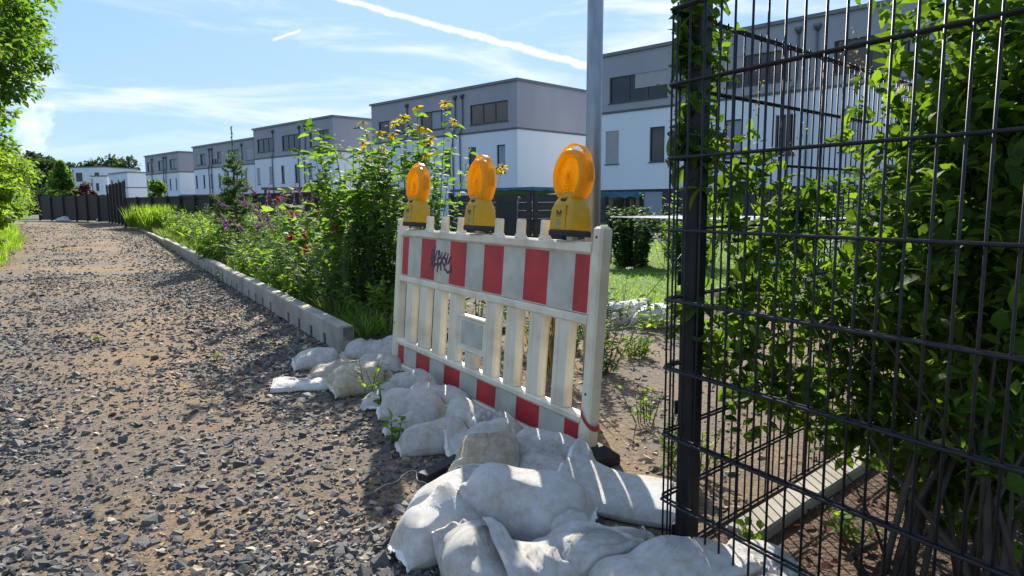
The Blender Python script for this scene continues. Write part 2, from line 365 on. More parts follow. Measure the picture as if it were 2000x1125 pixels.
def window(root, a, b, c, d, y, kind, n):
    f = .07; mb = MB(); yy = y+.07
    for q in ((a, a+f, c, d), (b-f, b, c, d), (a+f, b-f, c, c+f), (a+f, b-f, d-f, d)): mb.box(q[0], q[1], yy, yy+.06, q[2], q[3])
    fr = mb.build('window', 'window_frame', root)
    MB().box(a-.05, b+.05, y-.05, y+.02, c-.05, c-.002).build('sill', 'window_frame', fr)
    for i in range(n):
        x0 = a+f+(b-a-2*f)*i/n; x1 = a+f+(b-a-2*f)*(i+1)/n
        if i: MB().box(x0-.035, x0+.035, yy-.004, yy+.05, c+f, d-f).build('mullion', 'window_frame', fr)
        MB().box(x0+.036, x1-.036, yy+.03, yy+.04, c+f, d-f).build('pane', 'curtain' if random.random() < .16 else 'glass', fr)
    if kind:
        x0, x1, dz = kind; mb = MB(); z = d; k_ = 0; bot = d-(d-c)*dz
        while z > bot:
            zz = max(z-.055, bot); mb.box(a+(b-a)*x0+.01, a+(b-a)*x1-.01, yy-.035, yy-.012, zz+.006, z); z -= .055
        s_ = mb.build('roller_shutter', 'shutter', fr)
    return fr
def house(label, s0, s1, depth, zb, zr, up, low, pipes, base=None, ground=None, side=(), upm='render_grey'):
    p = HO-HD*s0; root = empty('row_house', (p[0], p[1], 0), (0, 0, -(PI/2-HA))); tag(root, label, 'house', 'flat roofed row houses')
    L = s1-s0; R_ = lambda l: [(a-s0, b-s0, c, d) for a, b, c, d, *_ in l]
    low_all = R_(low)+(R_(ground) if ground else [])
    z0 = 0
    mb = MB(); facade(mb, 0, L, base or -.3, zb, [h for h in low_all if h[2] > (base or -1)])
    sh = [h for h in side if h[3] < zb]
    sm = MB(); facade(sm, 0, depth, base or -.3, zb, sh); mb.v, nbase = mb.v, len(mb.v)
    for v in sm.v: mb.v.append((L-v[1], v[0], v[2]))
    mb.f += [tuple(i+nbase for i in q) for q in sm.f]
    mb.quad((0, depth, -.3), (0, 0, -.3), (0, 0, zb), (0, depth, zb)); mb.quad((L, depth, -.3), (0, depth, -.3), (0, depth, zb), (L, depth, zb))
    mb.build('wall', 'render_white', root)
    if base:
        mb = MB(); facade(mb, 0, L, -.3, base-.003, R_(ground) if ground else [], y=.03); mb.box(0, L, .5, depth, -.3, base-.003); mb.build('plinth', 'base_dark', root)
    mb = MB(); facade(mb, 0, L, zb+.12, zr, R_(up)); mb.quad((L, 0, zb+.12), (L, depth, zb+.12), (L, depth, zr), (L, 0, zr)); mb.quad((0, depth, zb+.12), (0, 0, zb+.12), (0, 0, zr), (0, depth, zr)); mb.quad((L, depth, zb+.12), (0, depth, zb+.12), (0, depth, zr), (L, depth, zr))
    mb.build('upper_wall', upm, root)
    MB().box(-.05, L+.05, -.05, depth+.05, zb+.002, zb+.118).build('band', 'band', root)
    rf = MB().box(-.08, L+.08, -.08, depth+.08, zr+.002, zr+.10).build('roof', 'roof_felt', root)
    MB().box(-.11, L+.11, -.11, -.083, zr-.04, zr+.12).build('roof_edge', 'zinc', rf)
    MB().box(L+.083, L+.11, -.08, depth+.08, zr-.04, zr+.12).build('roof_edge', 'zinc', rf)
    for a, b, c, d, *k_ in up: window(root, a-s0, b-s0, c, d, 0, k_[0] if k_ else None, 2 if b-a < 3 else 3)
    for a, b, c, d, *k_ in low: window(root, a-s0, b-s0, c, d, 0, k_[0] if k_ else None, 1)
    for a, b, c, d, *k_ in (ground or []): window(root, a-s0, b-s0, c, d, .03, k_[0] if k_ else None, 3)
    for a, b, c, d in sh:
        fr = MB().box(L-.10, L-.06, a, b, c, d).build('window', 'window_frame', root); MB().box(L-.058, L-.05, a+.07, b-.07, c+.07, d-.07).build('pane', 'glass', fr)
    for s in pipes:
        x = s-s0; mb = MB(); h = zr-.42
        mb.loft([[(x-.06, -.02, h-.18), (x+.06, -.02, h-.18), (x+.06, -.14, h-.18), (x-.06, -.14, h-.18)], [(x-.14, -.005, h), (x+.14, -.005, h), (x+.14, -.2, h), (x-.14, -.2, h)], [(x-.15, -.005, h+.1), (x+.15, -.005, h+.1), (x+.15, -.2, h+.1), (x-.15, -.2, h+.1)]])
        mb.tube([(x, -.08, h-.17), (x, -.08, zb+.55), (x-.12, -.10, zb+.3), (x-.25, -.11, zb+.2), (x-.26, -.11, zb-.1), (x-.26, -.10, .2)], .05, 8)
        mb.build('downpipe', 'zinc', root, True)
    return root
SH = (0, 1, 1.0)
house('grey and white row house largely behind the dark mesh fence', -23.9, -7.6, 9.5, 5.82, 8.9,
      [(-22.66, -19.05, 6.36, 7.72, (.45, 1, .55)), (-15.9, -12.8, 6.4, 7.75, (.0, .3, .6)), (-11.0, -8.1, 6.4, 7.75)],
      [(-22.88, -22.0, 3.12, 4.9, SH), (-20.06, -19.16, 3.12, 4.9), (-15.9, -15.0, 3.12, 4.9), (-13.4, -12.5, 3.12, 4.9), (-10.6, -9.7, 3.12, 4.9)], [-12.5, -11.7, -18.1],
      base=1.72, ground=[(-22.88, -19.2, .2, 1.66)])
house('large grey and white row house rising behind the yellow flowers and warning lamps', -45.1, -29.6, 9.0, 5.56, 8.5,
      [(-33.88, -30.38, 6.13, 7.4), (-39.1, -35.72, 6.13, 7.4), (-44.2, -40.9, 6.13, 7.2, (.4, 1, .35))],
      [(-34.1, -33.35, 2.95, 4.7), (-31.42, -30.66, 2.95, 4.7), (-36.6, -35.9, 2.95, 4.7), (-39.1, -38.4, 2.95, 4.7), (-41.6, -40.9, 2.95, 4.7), (-44.1, -43.4, 2.95, 4.7)], [-40.55, -35.28, -34.55],
      side=[(6.9, 8.2, 3.4, 4.7)])
house('grey and white row house whose end wall meets the tall flowering plant', -65.1, -50.7, 9.0, 5.36, 8.22,
      [(-64.4, -61.1, 6.0, 7.25), (-59.45, -56.3, 5.95, 7.25), (-54.55, -51.3, 5.95, 7.25, (.12, .5, .95))],
      [(-62.22, -61.5, 2.99, 4.58, SH), (-59.86, -59.24, 2.99, 4.58), (-57.36, -56.73, 2.99, 4.58), (-54.91, -54.3, 2.99, 4.58), (-52.41, -51.8, 2.95, 4.55), (-64.75, -64.1, 2.99, 4.55, SH)], [-61.05, -56.15, -55.15])
house('lower grey and white row house directly behind the spruce leader', -80.2, -65.2, 9.0, 4.95, 7.42,
      [(-79.27, -76.8, 5.42, 6.6, (0, .4, .95)), (-75.25, -72.74, 5.42, 6.6, (.1, .6, .6)), (-71.14, -68.5, 5.42, 6.6), (-66.9, -65.3, 5.42, 6.6, SH)],
      [(-79.9, -79.35, 2.9, 4.3), (-77.78, -77.3, 2.9, 4.3), (-75.8, -75.2, 2.9, 4.3), (-73.75, -73.2, 2.9, 4.3), (-71.6, -71.1, 2.9, 4.3), (-69.5, -69.0, 2.9, 4.3), (-67.4, -66.9, 2.9, 4.3)], [-75.63, -74.93, -67.7])
house('small three window grey and white row house behind the slender young tree', -95.9, -84.6, 9.0, 4.85, 7.2,
      [(-95.25, -92.9, 5.3, 6.45), (-91.24, -89.0, 5.3, 6.45), (-87.44, -85.2, 5.3, 6.45)],
      [(-95.75, -95.25, 2.85, 4.2), (-93.5, -93.0, 2.85, 4.2), (-89.95, -89.5, 2.85, 4.2), (-87.9, -87.4, 2.85, 4.2), (-85.95, -85.55, 2.85, 4.2)], [-93.2, -89.2, -88.4])
def cube_house(label, x0, x1, y, Y, h, wins, m_='render_white', w2=None):
    a = at(x0, y, Y); b = at(x1, y, Y); root = empty('flat_roof_house', (a.x, a.y, 0), (0, 0, rad(-12))); tag(root, label, 'house', 'distant flat roofed houses')
    L = (b.x-a.x)/math.cos(rad(12)); z = a.z
    mb = MB(); hs = [(L*p, L*q, z-c-d_, z-c) for p, q, c, d_ in wins]; facade(mb, 0, L, -1, z, hs)
    mb.quad((L, 0, -1), (L, 8, -1), (L, 8, z), (L, 0, z)); mb.quad((0, 8, -1), (0, 0, -1), (0, 0, z), (0, 8, z)); mb.quad((L, 8, -1), (0, 8, -1), (0, 8, z), (L, 8, z)); mb.build('wall', m_, root)
    MB().box(-.1, L+.1, -.1, 8.1, z+.002, z+.16).build('roof', 'zinc', root)
    for h_ in hs: window(root, *h_, 0, None, 1)
    MB().tube([(L*.08, -.08, z-.3), (L*.08, -.08, 0)], .06, 6).build('downpipe', 'zinc', root)
    return root
house('pale grey two storey row end house with one drainpipe on its end wall', -111.3, -103.3, 7.5, 3.4, 5.5,
      [(-110.6, -109.8, 3.7, 4.6), (-107.6, -106.9, 3.7, 4.6), (-105, -104.3, 3.7, 4.6)], [], [], side=[(3.0, 4.6, 1.6, 3.1)], upm='render_white')
cube_house('small white cube house beside the tall dark fence posts', 177, 213, 345, 105, 4, [(.28, .48, 1.0, 1.1)])
cube_house('wide pale flat roofed house under the distant tree line', 137, 211, 328, 125, 6, [(.15, .35, .9, 1.5), (.72, .86, .9, 1.2)])

# ================================================================ trees
def tree(name, label, base, h, rx, rz, zc, clumps, per, leaf, m_, trunk_r=.12, group=None, bark='bark', seed=1, shape=None, flat=1.0):
    r = np.random.default_rng(seed); root = empty(name, base); tag(root, label, 'tree', group)
    mb = MB(); mb.tube([(0, 0, -.1), (r.normal(0, .02)*h, r.normal(0, .02)*h, h*.3), (r.normal(0, .03)*h, r.normal(0, .03)*h, h*.62), (0, 0, h*.92)], [trunk_r*1.25, trunk_r, trunk_r*.6, trunk_r*.12], 8)
    P = []; Dn = []; sh = []; lm = MB()
    for i in range(clumps):
        d = rand_dirs(1, .1, r)[0]; q = r.random()**.4; c = np.array([d[0]*rx*q, d[1]*rx*q, zc+d[2]*rz*q])
        if shape:
            k_ = shape((c[2]-(zc-rz))/(2*rz)); c[0] *= k_; c[1] *= k_
        s = np.array([0, 0, max(min(c[2]-.35*abs(c[0])-.25*rz, h*.9), h*.15)])
        mid = s*.45+c*.55+np.array([0, 0, -.06*rz]); lm.tube([s, mid, c], [trunk_r*.3, trunk_r*.17, trunk_r*.05], 4, False)
        cr = (.16+.17*r.random())*rx
        dd = rand_dirs(per, .15, r); P.append(c+dd*(cr*r.random((per, 1))**.45)*np.array([1, 1, .65*flat])); e = dd+r.normal(0, .5, (per, 3)); e[:, 2] -= .15; Dn.append(e)
        sh.append(np.clip(r.normal(.45, .22)+r.normal(0, .2, per), 0, 1))
    mb.build('trunk', bark, root, True); lm.build('limbs', bark, root)
    P = np.concatenate(P); leaf_obj('crown', P, np.concatenate(Dn), leaf*r.uniform(.6, 1.2, len(P)), m_, root, .62, r=r, shade=np.concatenate(sh))
    return root
b = spot(-70, 470); tree('oak_tree', 'large leafy tree overhanging the track at the upper left corner', (-13.0, 15.5, 0), 7.6, 2.55, 2.4, 5.0, 210, 170, .15, 'leaf', .2, seed=5)
b = at(80, 400, 130); tree('broadleaf_tree', 'tall rounded dark tree in the distance left of the pale houses', (b.x, 130, -1), 12.2, 6.0, 5.2, 6.3, 60, 220, .75, 'leaf_far', .4, 'distant trees', seed=6)
far = [(35, 366, 135, 5.0, 'low dark tree at the far end of the track'), (172, 322, 165, 6.2, 'round distant tree above the wide pale house, first of the row'), (205, 316, 168, 6.8, 'round distant tree above the wide pale house, second of the row'), (230, 320, 160, 6.0, 'distant tree between the cube house and the biggest far crown'), (257, 308, 150, 7.8, 'biggest distant tree crown left of the row houses')]
for i, (x, y, Y, rx, lab) in enumerate(far):
    b = at(x, 400, Y); top = at(x, y, Y).z-1
    top = at(x, y-10, Y).z; tree('broadleaf_tree', lab, (b.x, Y, -1), top, rx, top*.42, top*.56, 36, 130, 1.0, 'leaf_far', .4, 'distant trees', seed=20+i)
for i, (x, y, Y, rx, lab) in enumerate([(70, 372, 90, 6, 'dark bush below the tall distant tree beside the track end'), (100, 350, 95, 4, 'dark green bush behind the far fence end')]):
    b = at(x, 400, Y); top = at(x, y, Y).z; tree('bush', lab, (b.x, Y, -1), top+1, rx, (top+1)*.5, (top+1)*.5, 24, 180, .5, 'leaf_far', .2, 'distant bushes', seed=40+i)
b = at(125, 400, 62); tree('columnar_tree', 'pointed green tree just behind the dark far fence', (b.x, 62, 0), 5.2, 1.35, 2.3, 2.7, 50, 150, .22, 'leaf', .1, seed=50, shape=lambda f: 1.15-.75*f)
b = at(160, 400, 64); tree('rusty_shrub', 'dark red leaved shrub beside the pointed tree', (b.x, 64, 0), 3.6, 1.1, 1.1, 2.3, 26, 110, .2, 'leaf_rust', .07, seed=51)
b = at(309, 400, 42); tree('young_tree', 'slender pale green young tree in front of the small row house', (b.x, 42, 0), 3.1, .55, 1.05, 2.0, 26, 90, .16, 'leaf_light', .05, seed=52, shape=lambda f: 1.2-.7*f)
# hedge on the left of the track
hb = [((-12.75, 15.6), 2.8, 1.15, 1.3, 'bright green hedge bush beside the track under the tree'), ((-15.2, 18.8), 3.8, 1.5, 1.7, 'tall bright hedge bush behind the first along the track'), ((-18.7, 23.5), 3.9, 1.9, 1.8, 'bright hedge bush halfway along the track'), ((-23.8, 30.5), 3.7, 2.3, 1.9, 'yellowish green hedge bush further down the track'), ((-31.4, 40.5), 4.0, 3.0, 2.0, 'last hedge bush before the track bends'), ((-14.7, 18.0), 4.3, 1.55, 2.2, 'big shrub rising behind the hedge at the photo edge')]
for i, (p, h, rx, rz, lab) in enumerate(hb):
    tree('hedge_bush', lab, (p[0], p[1], 0), h, rx, h*.5, h*.5, 70, [170, 170, 150, 120, 100, 130][i], .13+.005*p[1]/3, ['leaf_light', 'leaf_light', 'leaf_light', 'leaf_light', 'leaf', 'leaf'][i], .06, 'hedge along the track', seed=60+i)
# spruce
def spruce(base, h, r0):
    r = np.random.default_rng(7); root = empty('spruce_tree', base); tag(root, 'small spruce with a long bare leader standing in the planting bed', 'tree')
    MB().tube([(0, 0, 0), (.01, 0, h*.4), (0, .01, h*.7), (.012, 0, h)], [.035, .026, .016, .005], 7).build('trunk', 'bark', root, True)
    P = []; Dn = []; mb = MB()
    zt = h*.76
    for k_ in range(150):
        for j in range(1):
            f = r.random()**1.15; z = .08+(zt-.08)*f; L = (r0*(1-f)**.75+.07)*r.uniform(.7, 1.12)
            a = r.uniform(0, 2*PI); Lj = L*r.uniform(.75, 1.1); e = np.array([math.cos(a), math.sin(a), 0])
            tip = np.array([0, 0, z])+e*Lj+np.array([0, 0, Lj*(.45*f+r.normal(-.08, .14))]); mid = np.array([0, 0, z])+e*Lj*.5-np.array([0, 0, .03*Lj])
            pth = np.array([[0, 0, z], mid, tip]); mb.tube(pth, [.008, .005, .002], 4, False)
            segs = [pth]
            for q in (.4, .55, .7, .85):
                for sg in (-1, 1):
                    o = pth[1]*(1-abs(q-.5))+(pth[2]-pth[1])*(q-.5)*2 if q > .5 else pth[0]+(pth[1]-pth[0])*q*2
                    o = along(pth, np.array([q]))[0]; s = np.array([-e[1], e[0], 0])*sg; t2 = o+(e*.75+s*.7)*Lj*.36*(1.25-q); segs.append(np.array([o, (o+t2)/2, t2]))
            for sgm in segs:
                n = int(20*np.linalg.norm(sgm[2]-sgm[0])/.12)+5; ff = r.random(n); pp = along(sgm, ff); P.append(pp); ax = unit(sgm[2]-sgm[0]); Dn.append(ax*.8+r.normal(0, .65, (n, 3))-np.array([0, 0, .1]))
    for z in np.arange(h*.76, h*.99, .012):
        P.append(np.array([[0.006, 0, z]]*3)); Dn.append(np.concatenate([r.normal(0, .7, (3, 2)), np.full((3, 1), .7)], 1))
    for j in range(5):
        a = j*1.25; e = np.array([math.cos(a), math.sin(a), .5]); pth = np.array([[0, 0, h*.77], [0, 0, h*.77]+e*.07, [0, 0, h*.77]+e*.14]); n = 50; P.append(along(pth, r.random(n))); Dn.append(e+r.normal(0, .5, (n, 3)))
    mb.build('branch', 'bark', root); P = np.concatenate(P)
    leaf_obj('crown', P, np.concatenate(Dn), .046*r.uniform(.7, 1.1, len(P)), 'needle', root, .24, 0.02, r)
spruce((-4.95, 12.3, .05), 2.42, .66)

# ================================================================ garden fences, sheds
def plank_fence(name, label, pts, h, bw, gap, m_='fence_wood', vertical=True, posts=True, rails=0, group=None):
    root = empty(name, (pts[0][0], pts[0][1], 0)); tag(root, label, 'fence', group)
    o = Vector((pts[0][0], pts[0][1], 0)); meshes = {}
    for a, b in zip(pts[:-1], pts[1:]):
        A = Vector((a[0], a[1], 0)); B = Vector((b[0], b[1], 0)); d = (B-A); L = d.length; d.normalize(); ang = math.atan2(d.y, d.x)
        if vertical:
            n = int(L/(bw+gap))
            me = meshes['me'] = meshes.get('me') or new_mesh(MB().box(0, bw, -.012, .012, .06, h), 'plank', m_)
            for i in range(n):
                q = link('plank', me, root); q.location = A-o+d*(i*(bw+gap)); q.rotation_euler = (0, 0, ang); q.scale = (1, 1, 1+random.uniform(-.015, .02))
        else:
            n = int(h/(bw+gap)); me = new_mesh(MB().box(0, L, -.012, .012, 0, bw), 'plank', m_)
            for i in range(n): q = link('plank', me, root); q.location = A-o+Vector((0, 0, .06+i*(bw+gap))); q.rotation_euler = (0, 0, ang)
        if posts:
            k_ = max(1, round(L/1.9)); pm = new_mesh(MB().box(-.05, .05, -.05, .05, 0, h+.06), 'post', m_)
            for i in range(k_+1): q = link('post', pm, root); q.location = A-o+d*(L*i/k_)-Vector((-d.y, d.x, 0))*.075*(1 if True else 0); q.rotation_euler = (0, 0, ang)
        for z in ([h-.02] if rails else []): q = link('rail', new_mesh(MB().box(0, L, -.04, .04, z, z+.06), 'rail', m_), root); q.location = A-o; q.rotation_euler = (0, 0, ang)
    return root
def new_mesh(mb, name, m_):
    me = bpy.data.meshes.new(name); me.from_pydata(mb.v, [], mb.f); me.materials.append(MATS[m_]); me.update(); return me
_p = lambda x, y: tuple(spot(x, y, 0))[:2]
_a = lambda x, Y: tuple(at(x, 400, Y))[:2]
plank_fence('garden_fence', 'long low dark slatted garden fence behind the planting bed', [_a(246, 33), _a(330, 29), _a(450, 24), _a(690, 19), _a(800, 17.5)], 1.40, .13, .012, rails=1)
plank_fence('panel_fence', 'black panel fence across the far end of the track', [_a(78, 50), _a(150, 47), _a(216, 44)], 1.75, .28, .008)
plank_fence('tall_fence', 'taller dark fence section with high posts at the far track end', [_a(214, 43), _a(247, 36)], 2.28, .20, .02)
# low carport-like roofs between the houses and the fence
def canopy(label, x0, x1, y, Y, dep, m_, post=True):
    a = at(x0, y, Y); b = at(x1, y, Y); root = empty('patio_roof', (a.x, a.y, 0)); tag(root, label, 'patio roof'); L = b.x-a.x
    MB().box(0, L, 0, dep, a.z-.12, a.z).build('roof_panel', m_, root)
    for x in (.1, L-.2): MB().box(x, x+.1, .1, .2, 0, a.z-.122).build('post', m_, root)
canopy('brown timber patio roof in front of the third row house', 510, 602, 366, 34, 2.5, 'brown_wood')
canopy('pale flat patio roof beside the small row house end wall', 352, 420, 380, 50, 3, 'zinc')
# shed with teal tarpaulin
def shed():
    Y = 13.0; a = at(880, 372, Y+1.6); b = at(1040, 366, Y); c = at(1160, 370, Y+1.2); root = empty('garden_shed', (b.x, b.y, 0)); tag(root, 'low dark wooden shed under a teal tarpaulin behind the barrier', 'shed')
    h = 1.31
    for q, (A, B) in enumerate(((a, b), (b, c))):
        d = Vector((B.x-A.x, B.y-A.y, 0)); L = d.length; ang = math.atan2(d.y, d.x)
        me = new_mesh(MB().box(0, L-.02, -.015, .015, 0, .148, .006), 'plank', 'shed_wood')
        for i in range(8):
            o = link('plank', me, root); o.location = Vector((A.x, A.y, 0))-Vector((b.x, b.y, 0))+Vector((0, 0, .01+i*.155)); o.rotation_euler = (random.uniform(-.02, .02), 0, ang)
        for f in (0.02, .5, .98):
            o = MB().box(-.04, .04, -.07, -.018, 0, h-.01).build('post', 'shed_wood', root); o.location = Vector((A.x, A.y, 0))-Vector((b.x, b.y, 0))+d*f; o.rotation_euler = (0, 0, ang)
        if q == 0:
            dm = new_mesh(MB().box(0, .035, -.05, -.025, .05, 1.1), 'slat', 'base_dark')
            for i in range(13): o = link('slat', dm, root); o.location = Vector((A.x, A.y, 0))-Vector((b.x, b.y, 0))+d.normalized()*(L*.60+i*.045); o.rotation_euler = (0, 0, ang)
    o = lambda p, z: (p.x-b.x, p.y-b.y, z)
    top = [o(a, h+.06), o(b, h+.07), o(c, h+.05), (c.x-b.x-1.0, c.y-b.y+1.8, h-.05), (a.x-b.x+.5, a.y-b.y+1.9, h-.05)]
    mb = MB(); mb.quad(*[top[0], top[1], top[2], top[3], top[4]])
    def skirt(p, q, dz):
        n = 10
        for i in range(n):
            f, g = i/n, (i+1)/n; z1, z2 = dz*(1+.25*math.sin(i*2.1)), dz*(1+.25*math.sin((i+1)*2.1)); P0 = Vector(p).lerp(Vector(q), f); P1 = Vector(p).lerp(Vector(q), g); off = Vector((-.0, -.1, 0))
            mb.quad(P0+off, P1+off, P1+off*1.2-Vector((0, 0, z2)), P0+off*1.2-Vector((0, 0, z1))); mb.quad(P0, P1, P1+off, P0+off)
    skirt(top[0], top[1], .05); skirt(top[1], top[2], .06)
    mb.build('tarpaulin', 'tarp', root)
    MB().tube([(-.22, -.2, h-.15), (-.26, -.2, h-.12), (-.28, -.2, h-.2), (-.3, -.2, .3)], .014, 6).build('drain_hose', 'galvanised', root, True)
shed()
def trellis():
    Y = 12.3; b = at(1160, 372, Y); c = at(1252, 378, Y-.2); root = empty('bean_frame', (b.x, b.y, 0)); tag(root, 'timber post frame with a teal tarpaulin rolled over its top beam', 'frame')
    for x in (.02, .30, .78):
        for dy in (0, .55):
            if dy and x == .30: continue
            MB().box(x-.03, x+.03, dy-.03, dy+.03, 0, 1.2).build('post', 'post_wood', root)
    mb = MB(); n = 14
    mb.loft([[(-.05+.95*i/n, -.05+.01*math.sin(i*3), 1.2), (-.05+.95*i/n, -.07, 1.17+.02*math.sin(i*2)), (-.05+.95*i/n, -.06, 1.27+.008*math.sin(i*2.3)), (-.05+.95*i/n, .62, 1.22+.01*math.sin(i*1.7)), (-.05+.95*i/n, .62, 1.17)] for i in range(n+1)])
    mb.build('tarpaulin', 'tarp', root)
trellis()
def dryer():
    a = at(1192, 416, 7.4); root = empty('drying_rack', (a.x, a.y, 0)); tag(root, 'white folding drying rack with thin lines standing on the lawn', 'drying rack')
    z = .93
    mb = MB(); fr = [(0, 0, z), (1.3, -2.3, z), (2.3, -1.4, z), (.9, .5, z)]
    MB().tube([*fr, fr[0]], .005, 8).build('frame', 'zinc', root, True)
    A, B, Cc, Dd = [Vector(p) for p in fr]
    lm = None
    for i in range(1, 13):
        f = i/13; MB().tube([A.lerp(Dd, f), B.lerp(Cc, f)], .0022, 5).build('line', 'white_metal', root)
    for f in (.18, .82):
        p, q = A.lerp(B, f), Dd.lerp(Cc, f)
        MB().tube([p, (q.x, q.y, .0)], .005, 8).build('leg', 'zinc', root, True); MB().tube([q+Vector((0, 0, -.005)), (p.x, p.y, .0)], .005, 8).build('leg', 'zinc', root, True)
dryer()
for i, (x, y, s, lab) in enumerate([(1511, 520, .30, 'bright blue plastic tub glimpsed through the hedge'), (1592, 522, .2, 'smaller blue plastic tub deeper behind the hedge')]):
    p = spot(x, y+22); mb = MB(); rr = [[(s*.5*k_*math.cos(2*PI*j/18), s*.5*k_*math.sin(2*PI*j/18), z) for j in range(18)] for k_, z in ((.8, 0), (.84, .02), (1, s*.7), (1.07, s*.7), (1.07, s*.74), (.95, s*.74), (.8, .03))]
    o = mb.loft(rr).build('plastic_tub', 'blue_plastic', None, True); o.location = p; tag(o, lab, 'tub')

# ================================================================ concrete edging
def edging():
    root = empty('concrete_edging', mt(1.5, 4.86)); tag(root, 'long concrete edging wall of slabs between track and planting bed', 'edging')
    ang = math.atan2(RT[1], RT[0]); root.rotation_euler = (0, 0, ang)
    # local x runs along the track (away), local +y is towards the track (left)
    runs = [(2.0, .205), (2.0, .205), (2.0, .20), (2.0, .20), (2.0, .195), (2.0, .19), (2.0, .185), (2.0, .18), (2.0, .13), (2.0, .125), (2.0, .12), (2.0, .09), (2.0, .085), (2.0, .08), (2.0, .075)]
    x = 0; k_ = 0
    for L, h in runs:
        mb = MB(); e = x+L-.012; y1 = .055+random.uniform(-.006, .006); nt_ = .085; ht = h*.46
        mb.box(x, e, y1-.11, y1-.03, -.1, h-.012); # core behind the notches
        mb.box(x, e, y1-.03, y1, ht, h, .006) if False else mb.loft([[(x, y1-.029, ht), (x, y1, ht), (x, y1, h-.012), (x, y1-.012, h), (x, y1-.10, h), (x, y1-.112, h-.012), (x, y1-.112, ht)], [(e, y1-.029, ht), (e, y1, ht), (e, y1, h-.012), (e, y1-.012, h), (e, y1-.10, h), (e, y1-.112, h-.012), (e, y1-.112, ht)]])
        q = x; n = 5; step = (L-.012)/n
        for i in range(n): mb.box(q+(nt_/2 if i else 0), q+step-(nt_/2 if i < n-1 else 0), y1-.029, y1-.001, -.1, ht-.001); q += step
        slab = mb.build('slab', 'concrete', root)
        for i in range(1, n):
            MB().box(x+i*step-nt_/2+.002, x+i*step+nt_/2-.002, y1-.0285, y1-.012, -.05, ht-.003).build('notch_shade_fill', 'notch_shade', slab)  # dark block in each notch, its shade put into the colour
        x += L
edging()

# ================================================================ plants of the bed
def cone_flower(root, p, d, r):
    n = 9; a = r.uniform(0, 1, n)*.4+np.arange(n)*2*PI/n; tilt = Vector((r.normal(0, .4), -.9+r.normal(0, .4), 1)).normalized()
    x = tilt.orthogonal().normalized(); y = tilt.cross(x)
    Dn = np.array([(x*math.cos(q)+y*math.sin(q)-tilt*.25)[:] for q in a]); P = np.repeat(np.array([p]), n, 0)
    V, F = leaf_geo(P, Dn, (.066*r.uniform(.85, 1.1, n)), .38, .1, r)
    o = np_mesh('flower', V, F, 'petal_yellow', root, np.repeat(r.random(n), 6))
    mb = MB(); c = Vector(p); mb.loft([[c+tilt*zz+(x*math.cos(2*PI*j/7)+y*math.sin(2*PI*j/7))*q for j in range(7)] for zz, q in ((-.004, .008), (.006, .012), (.014, .006))]); mb.build('flower_centre', 'stem', o)
def red_flower(root, p, d, r):
    n = 16; Dn = rand_dirs(n, .6, r); V, F = leaf_geo(np.repeat(np.array([p]), n, 0), Dn, .05*r.uniform(.7, 1.1, n), .9, .3, r); np_mesh('flower', V, F, 'petal_red', root, np.repeat(r.random(n), 6))
def spike(root, p, d, r):
    d = np.array(d)/np.linalg.norm(d); d = unit(d+r.normal(0, .25, 3)); n = 90; f = r.random(n); L = .25; P = np.array(p)+d*(f*L)[:, None]; Dn = rand_dirs(n, .3, r)
    V, F = leaf_geo(P, Dn, (.032*(1.15-f)), .8, .1, r); np_mesh('flower', V, F, 'petal_purple', root, np.repeat(r.random(n), 6))
def umbel(root, p, d, r):
    n = 30; a = r.uniform(0, 2*PI, n); q = np.sqrt(r.random(n))*.04; P = np.array(p)+np.stack([q*np.cos(a), q*np.sin(a), .01*r.random(n)], 1); V, F = leaf_geo(P, rand_dirs(n, .5, r), .012, .9, .1, r); np_mesh('flower', V, F, 'petal_white', root, np.repeat(r.random(n), 6))
# tall yellow coneflower: two clumps seen as one mass
herb('coneflower_plant', 'tall yellow flowering plant left of the barrier, taller clump', 'plant', (-.92, 6.35, .05), 1.90, 30, .36, .11, 62, 'leaf', .42, stem_r=.006, flower=cone_flower, fl_n=14, lean=.22, hvar=.35, up=.25, group='coneflowers')
herb('coneflower_plant', 'tall leafy plant with budding tops beside the taller yellow clump', 'plant', (-1.42, 6.6, .05), 1.80, 36, .34, .12, 62, 'leaf', .45, stem_r=.006, flower=cone_flower, fl_n=1, lean=.25, hvar=.35, up=.25, group='coneflowers')
herb('coneflower_plant', 'slender plant with drooping yellow flowers behind the middle lamp', 'plant', (-.32, 5.75, .0), 1.53, 7, .14, .06, 22, 'leaf', .35, flower=cone_flower, fl_n=5, lean=.3, hvar=.15, group='coneflowers')
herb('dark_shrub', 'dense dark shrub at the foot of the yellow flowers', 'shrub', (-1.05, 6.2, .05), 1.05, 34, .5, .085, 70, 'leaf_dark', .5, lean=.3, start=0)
herb('hazel_bush', 'bush with big pale green leaves between red flowers and coneflowers', 'shrub', (-1.98, 7.3, .05), 1.32, 15, .32, .15, 26, 'leaf_light', .8, lean=.5, up=.1)
herb('hazel_bush', 'broad leaved green bush behind the red flowers', 'shrub', (-2.5, 8.6, .05), .98, 20, .42, .12, 40, 'leaf', .6, lean=.5, up=.1)
herb('butterfly_bush', 'butterfly bush with purple flower spikes right of the spruce', 'shrub', (-3.55, 10.6, .05), 1.22, 22, .5, .10, 36, 'leaf_grey', .25, flower=spike, fl_n=22, lean=.55)
herb('butterfly_bush', 'low butterfly bush with faded purple spikes in front of the taller one', 'shrub', (-3.0, 9.1, .05), .85, 22, .5, .085, 36, 'leaf_grey', .25, flower=spike, fl_n=20, lean=.6)
herb('rose_bush', 'rose bush with red blooms beside the butterfly bush', 'shrub', (-2.72, 9.3, .05), 1.12, 18, .4, .06, 50, 'leaf_dark', .6, flower=red_flower, fl_n=9, lean=.4, hvar=.5)
